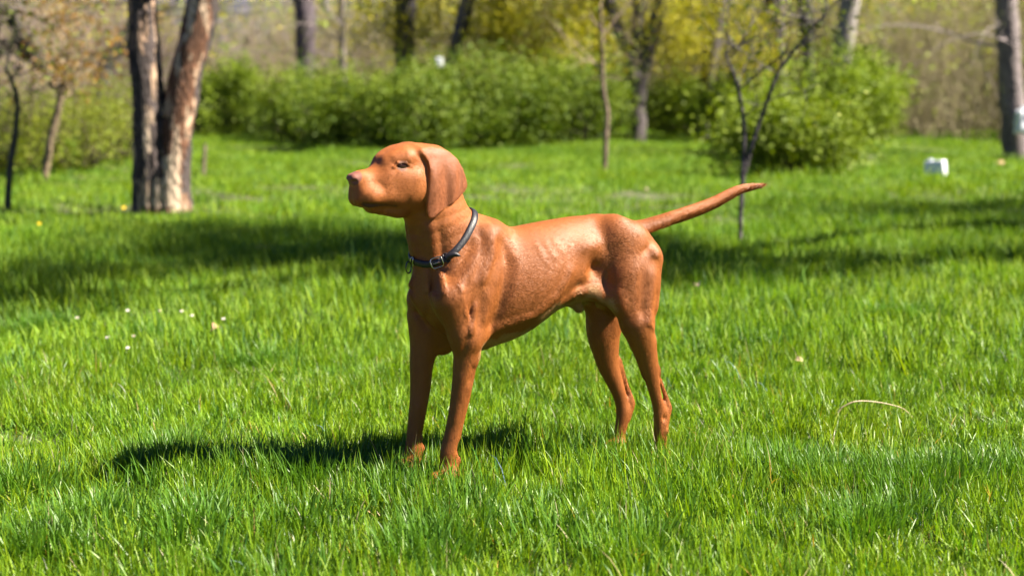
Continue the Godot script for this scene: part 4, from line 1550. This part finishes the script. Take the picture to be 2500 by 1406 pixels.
func collar(body: Field) -> void:
	var ctl := [[1152, 514, 0.0], [1150, 548, 0.040], [1128, 592, 0.060], [1095, 626, 0.064], [1050, 646, 0.050], [1016, 641, 0.022], [1008, 622, -0.02], [1030, 590, -0.058], [1085, 550, -0.062], [1130, 520, -0.035]]
	var loop := []
	var m := ctl.size()
	for i in m:
		for k in 8:
			var f := k / 8.0
			var q := []
			for j in 4:
				var e = ctl[(i + j - 1 + m) % m]
				q.append(dp(e[0], e[1], e[2]))
			var p: Vector3 = q[1].cubic_interpolate(q[2], q[0], q[3], f)
			for it in 6:
				p -= body.grad(p) * (body.at(p) - 0.0035)
			loop.append(p)
	var root := base("dog_collar", D_O)
	root.basis = Basis(D_T, Vector3.UP, D_N)
	tag(root, "dark leather collar with steel buckle around the dog's neck", "collar")
	var n := loop.size()
	for it in 3:
		var was := loop.duplicate()
		for i in n:
			loop[i] = was[i] * 0.5 + (was[(i + 1) % n] + was[(i + n - 1) % n]) * 0.25
	var st := new_st()
	var rings := []
	var frames := []
	for i in n:
		var d: Vector3 = (loop[(i + 1) % n] - loop[(i + n - 1) % n]).normalized()
		var out := body.grad(loop[i])
		out = (out - d * out.dot(d)).normalized()
		var up := d.cross(out).normalized()
		frames.append([loop[i], d, out, up])
		var ring := []
		for q in [[-0.0068, -0.0012], [-0.0075, 0.0003], [-0.0064, 0.0020], [0.0, 0.0027], [0.0064, 0.0020], [0.0075, 0.0003], [0.0068, -0.0012]]:
			ring.append(loop[i] + up * q[0] + out * q[1])
		rings.append(ring)
	st.set_smooth_group(0)
	for i in n:
		var a = rings[i]
		var b = rings[(i + 1) % n]
		for k in 6:
			for v in [a[k], b[k + 1], a[k + 1], a[k], b[k], b[k + 1]]:
				st.add_vertex(v)
	st.generate_normals()
	part("strap", st.commit(), M.leather, root)
	# buckle, keeper and the end of the strap
	var bi := nearest(loop, dp(1066, 646, 0.055))
	var fr = frames[bi]
	frame_part("buckle", fr, 0.0, 0.0050, 0.013, 0.011, 0.0014, M.metal, root)
	var pr := new_st()
	tube(pr, [fr[0] + fr[2] * 0.005 - fr[1] * 0.007, fr[0] + fr[2] * 0.0062, fr[0] + fr[2] * 0.005 + fr[1] * 0.008], [0.0011, 0.0012, 0.0009], 6, Color.WHITE)
	part("prong", pr.commit(), M.metal, root.get_node("buckle"))
	var ki := nearest(loop, dp(1092, 629, 0.06))
	frame_part("keeper", frames[ki], 0.0, 0.0032, 0.0045, 0.0095, 0.0022, M.leather, root)
	var e0 = frames[ki]
	var e1 = frames[nearest(loop, dp(1112, 612, 0.062))]
	var tb := new_st()
	var tp0: Vector3 = e0[0] + e0[2] * 0.005
	var tp1: Vector3 = e1[0] + e1[2] * 0.010 - e1[3] * 0.004 * (1.0 if e1[3].y > 0 else -1.0)
	strip(tb, tp0, tp0.lerp(tp1, 0.6) + e1[2] * 0.003, tp1 + Vector3(0.003, -0.010, 0.004), e0[3], 0.0062, 0.0018)
	part("strap_end", tb.commit(), M.leather, root)
	# the ring it is led by
	var ri := nearest(loop, dp(1008, 636, 0.012))
	var r0 = frames[ri]
	var g := TorusMesh.new()
	g.inner_radius = 0.0095
	g.outer_radius = 0.0121
	g.rings = 32
	g.ring_segments = 8
	var ro := part("lead_ring", g, M.dark_metal, root)
	ro.transform = Transform3D(Basis(Vector3(0, 1, 0), 0.5) * Basis(Vector3(1, 0, 0), PI / 2) * Basis.from_scale(Vector3(0.75, 1, 1.15)), r0[0] + r0[2] * 0.009 + Vector3(-0.003, -0.010, 0))
	frame_part("ring_holder", r0, 0.0, 0.004, 0.004, 0.0095, 0.0014, M.metal, root)

func nearest(loop: Array, p: Vector3) -> int:
	var b := 0
	for i in loop.size():
		if loop[i].distance_squared_to(p) < loop[b].distance_squared_to(p):
			b = i
	return b

# a rectangular frame round the strap
func frame_part(called: String, fr: Array, shift: float, out: float, half_l: float, half_w: float, r: float, mat: Material, root: Node) -> void:
	var st := new_st()
	var c: Vector3 = fr[0] + fr[2] * out + fr[1] * shift
	var pts := []
	for k in 25:
		var a := TAU * k / 24.0
		var x := signf(cos(a)) * pow(absf(cos(a)), 0.45) * half_l
		var y := signf(sin(a)) * pow(absf(sin(a)), 0.45) * half_w
		pts.append(c + fr[1] * x + fr[3] * y - fr[2] * 0.0035 * pow(absf(y) / half_w, 3.0))
	var rad := []
	for k in 25:
		rad.append(r)
	tube(st, pts, rad, 8, Color.WHITE)
	part(called, st.commit(), mat, root)

func strip(st: SurfaceTool, a: Vector3, b: Vector3, c: Vector3, up: Vector3, w: float, t: float) -> void:
	var rings := []
	for k in 9:
		var f := k / 8.0
		var p := a.bezier_interpolate(a.lerp(b, 0.7), b.lerp(c, 0.3), c, f)
		var d := (c - a).normalized()
		var o := up.cross(d).normalized()
		var ww := w * (1.0 if k < 7 else (0.85 if k == 7 else 0.45))
		rings.append([p - up * ww - o * t, p + up * ww - o * t, p + up * ww + o * t, p - up * ww + o * t])
	for k in 8:
		for j in 4:
			var q = [rings[k][j], rings[k][(j + 1) % 4], rings[k + 1][(j + 1) % 4], rings[k + 1][j]]
			for v in [q[0], q[2], q[1], q[0], q[3], q[2]]:
				st.add_vertex(v)
	for v in [rings[8][0], rings[8][2], rings[8][1], rings[8][0], rings[8][3], rings[8][2]]:
		st.add_vertex(v)
	st.generate_normals()
# ---------------------------------------------------------------- small things
# a box with rounded edges and dents
func soft_box(size: Vector3, dent: float, sd: float, n := 10) -> ArrayMesh:
	var st := new_st()
	st.set_smooth_group(0)
	for ax in 3:
		for sg in [-1.0, 1.0]:
			for i in n:
				for j in n:
					var q := []
					for c in [[0, 0], [1, 0], [1, 1], [0, 1]]:
						var a: float = (i + c[0]) / float(n) * 2.0 - 1.0
						var b: float = (j + c[1]) / float(n) * 2.0 - 1.0
						var p := Vector3.ZERO
						p[ax] = sg
						p[(ax + 1) % 3] = a
						p[(ax + 2) % 3] = b
						var m := p.normalized() * 1.35
						p = p.lerp(m, 0.16 * pow(maxf(absf(a), absf(b)), 4.0))
						p *= 1.0 + dent * lay.get_noise_3d(p.x * 9.0 + sd, p.y * 9.0, p.z * 9.0)
						q.append(p * size * 0.5)
					var order := [0, 2, 1, 0, 3, 2] if sg > 0 else [0, 1, 2, 0, 2, 3]
					for k in order:
						st.add_vertex(q[k])
	st.generate_normals()
	return st.commit()

func flower(called: String, label: String, group: String, at: Vector3, h: float, r: float, petal: Color, heart: Color, petals: int) -> void:
	var root := base(called, at)
	tag(root, label, "flower", group)
	var tip := Vector3(rng.randfn() * 0.006, h, rng.randfn() * 0.006)
	var st := new_st()
	tube(st, [Vector3.ZERO, tip * 0.5 + Vector3(0.002, 0, 0.001), tip], [0.0011, 0.001, 0.0009], 5, Color(0.07, 0.15, 0.02))
	part("stalk", st.commit(), M.petal, root)
	st = new_st()
	var up := Vector3(rng.randfn() * 0.3, 1.0, 0.5).normalized()
	var bs := Basis(up.cross(Vector3.RIGHT).normalized(), up, Vector3.RIGHT)
	for k in petals:
		var a := TAU * k / petals
		var d := bs * Vector3(cos(a), 0.12, sin(a))
		var s := bs * Vector3(-sin(a), 0, cos(a)) * r * 2.2 / petals
		tri(st, tip, tip + d * r * 0.7 - s, tip + d * r, up, up, up, petal, petal, petal)
		tri(st, tip, tip + d * r, tip + d * r * 0.7 + s, up, up, up, petal, petal, petal)
	part("petals", st.commit(), M.petal, root)
	var c := SphereMesh.new()
	c.radius = r * 0.34
	c.height = r * 0.4
	c.radial_segments = 10
	c.rings = 5
	var m := StandardMaterial3D.new()
	m.albedo_color = heart
	var o := part("flower_centre", c, m, root)
	o.position = tip + up * r * 0.06
	o.basis = bs

func fallen_leaf(label: String, at: Vector3, size: float, col: Color) -> void:
	var root := base("fallen_leaf", at)
	tag(root, label, "leaf", "fallen leaves")
	var st := new_st()
	var bs := Basis(Vector3.UP, rng.randf() * TAU) * Basis(Vector3.RIGHT, rng.randf_range(0.1, 0.6))
	var n := 8
	for i in n:
		for sg in [-1.0, 1.0]:
			var f0 := i / float(n)
			var f1 := (i + 1) / float(n)
			var w0 := sin(f0 * PI) * 0.36 * (1.0 + 0.25 * sin(f0 * 25.0))
			var w1 := sin(f1 * PI) * 0.36 * (1.0 + 0.25 * sin(f1 * 25.0))
			var a := bs * Vector3(f0 - 0.5, 0.1 * sin(f0 * 4.0), 0) * size
			var b := bs * Vector3(f1 - 0.5, 0.1 * sin(f1 * 4.0), 0) * size
			var c := bs * Vector3(f1 - 0.5, 0.1 * sin(f1 * 4.0) + w1 * 0.5, w1 * sg) * size
			var d := bs * Vector3(f0 - 0.5, 0.1 * sin(f0 * 4.0) + w0 * 0.5, w0 * sg) * size
			var nn := (b - a).cross(c - a).normalized()
			if nn.y < 0:
				nn = -nn
			tri(st, a, b, c, nn, nn, nn, col, col, col)
			tri(st, a, c, d, nn, nn, nn, col, col, col)
	part("blade", st.commit(), M.petal, root)
	st = new_st()
	tube(st, [bs * Vector3(-0.8, 0.04, 0) * size, bs * Vector3(-0.45, 0.0, 0) * size], [0.001, 0.0012], 5, col)
	part("leaf_stalk", st.commit(), M.petal, root)

func small_things() -> void:
	rng.seed = 91
	# white carton on the lawn
	var p := at_depth(2285, 446, -13.9)
	p.y = lift(p.x, p.z)
	var root := base("plastic_canister", p)
	tag(root, "small white plastic canister standing askew on the lawn", "canister")
	var o := part("canister_body", soft_box(Vector3(0.18, 0.185, 0.13), 0.04, 3.0), M.plastic, root)
	o.transform = Transform3D(Basis.from_euler(Vector3(0.0, -0.55, 0.1)), Vector3(0.0, 0.092, 0))
	o = part("cap", soft_box(Vector3(0.045, 0.022, 0.045), 0.02, 5.0, 5), M.plastic, root)
	o.position = Vector3(-0.05, 0.19, 0)
	# white sack by the tree
	p = at_depth(2500, 318, -19.6)
	root = base("white_sack", Vector3(p.x, p.y - 0.02, p.z))
	tag(root, "crumpled white sack lodged against the two-toned tree", "sack")
	o = part("sack", soft_box(Vector3(0.22, 0.27, 0.16), 0.5, 12.0), M.plastic, root)
	o.position = Vector3(0.02, 0.13, 0)
	o = part("sack_neck", soft_box(Vector3(0.07, 0.09, 0.06), 0.4, 15.0, 6), M.plastic, root)
	o.position = Vector3(0.0, 0.29, 0)
	# scrap in the hedge
	p = at_depth(1073, 152, -22.0)
	root = base("paper_scrap", p)
	tag(root, "tiny white scrap of paper caught on top of the hedge", "paper")
	part("scrap", soft_box(Vector3(0.09, 0.13, 0.02), 0.4, 31.0, 8), M.plastic, root)
	# daisies and dandelions
	for q in [[182, 763], [307, 745], [390, 747], [444, 748], [465, 758], [547, 766], [261, 811], [326, 806], [309, 834]]:
		var g := ground_at(q[0], q[1], 0.085)
		g.y = lift(g.x, g.z)
		flower("daisy", "small white daisy in the grass before the twin-trunked tree", "daisies", g, 0.066, 0.0075, Color(0.38, 0.36, 0.37), Color(0.8, 0.65, 0.2), 13)
	for q in [[95, 562, 1.0, "small yellow dandelion near the thin dark sapling"], [300, 490, 1.25, "larger yellow dandelion at the foot of the twin-trunked tree"]]:
		var g := ground_at(q[0], q[1], 0.1)
		g.y = lift(g.x, g.z)
		flower("dandelion", q[3], "dandelions", g, 0.11, 0.012 * q[2], Color(0.75, 0.52, 0.01), Color(0.9, 0.72, 0.1), 22)
	# leaves blown onto the lawn
	fallen_leaf("reddish dry leaf in the grass left of the dog", ground_at(530, 803, 0.06), 0.06, Color(0.36, 0.20, 0.13))
	fallen_leaf("pale dry leaf in the shade behind the dog's rump", ground_at(1706, 695, 0.06), 0.04, Color(0.45, 0.33, 0.24))
	fallen_leaf("tan dry leaf in the grass right of the hind paws", ground_at(1952, 880, 0.05), 0.03, Color(0.45, 0.33, 0.2))
	fallen_leaf("pinkish dry leaf on the lawn below the canister", ground_at(2428, 465, 0.05), 0.08, Color(0.40, 0.27, 0.19))
	fallen_leaf("whitish dry leaf on the lawn above the dog's tail root", ground_at(1578, 463, 0.05), 0.05, Color(0.35, 0.28, 0.2))
	fallen_leaf("brown dry leaf at the foot of the two-toned tree", ground_at(2445, 402, 0.05), 0.13, Color(0.45, 0.28, 0.15))
	# arched dry stalk
	var z := -3.72
	p = at_depth(2050, 1003, z)
	root = base("dry_stalk", Vector3(p.x, 0, p.z))
	tag(root, "arched dry straw-coloured stalk lying over the grass", "stalk")
	var pts := [Vector3(-0.02, 0.0, 0.01)]
	for q in [[2050, 1003, 0.0], [2066, 990, 0.0], [2086, 981, 0.0], [2112, 979, -0.01], [2145, 982, -0.02], [2180, 989, -0.03], [2210, 1000, -0.04], [2240, 1030, -0.05]]:
		pts.append(at_depth(q[0], q[1], z + q[2]) - Vector3(p.x, 0, p.z))
	var rad := []
	for i in pts.size():
		rad.append(0.0022 - 0.00015 * i)
	var st := new_st()
	var sp := smooth_path(pts, rad, 4)
	tube(st, sp[0], sp[1], 7, Color(0.55, 0.42, 0.28))
	part("stem", st.commit(), M.petal, root)
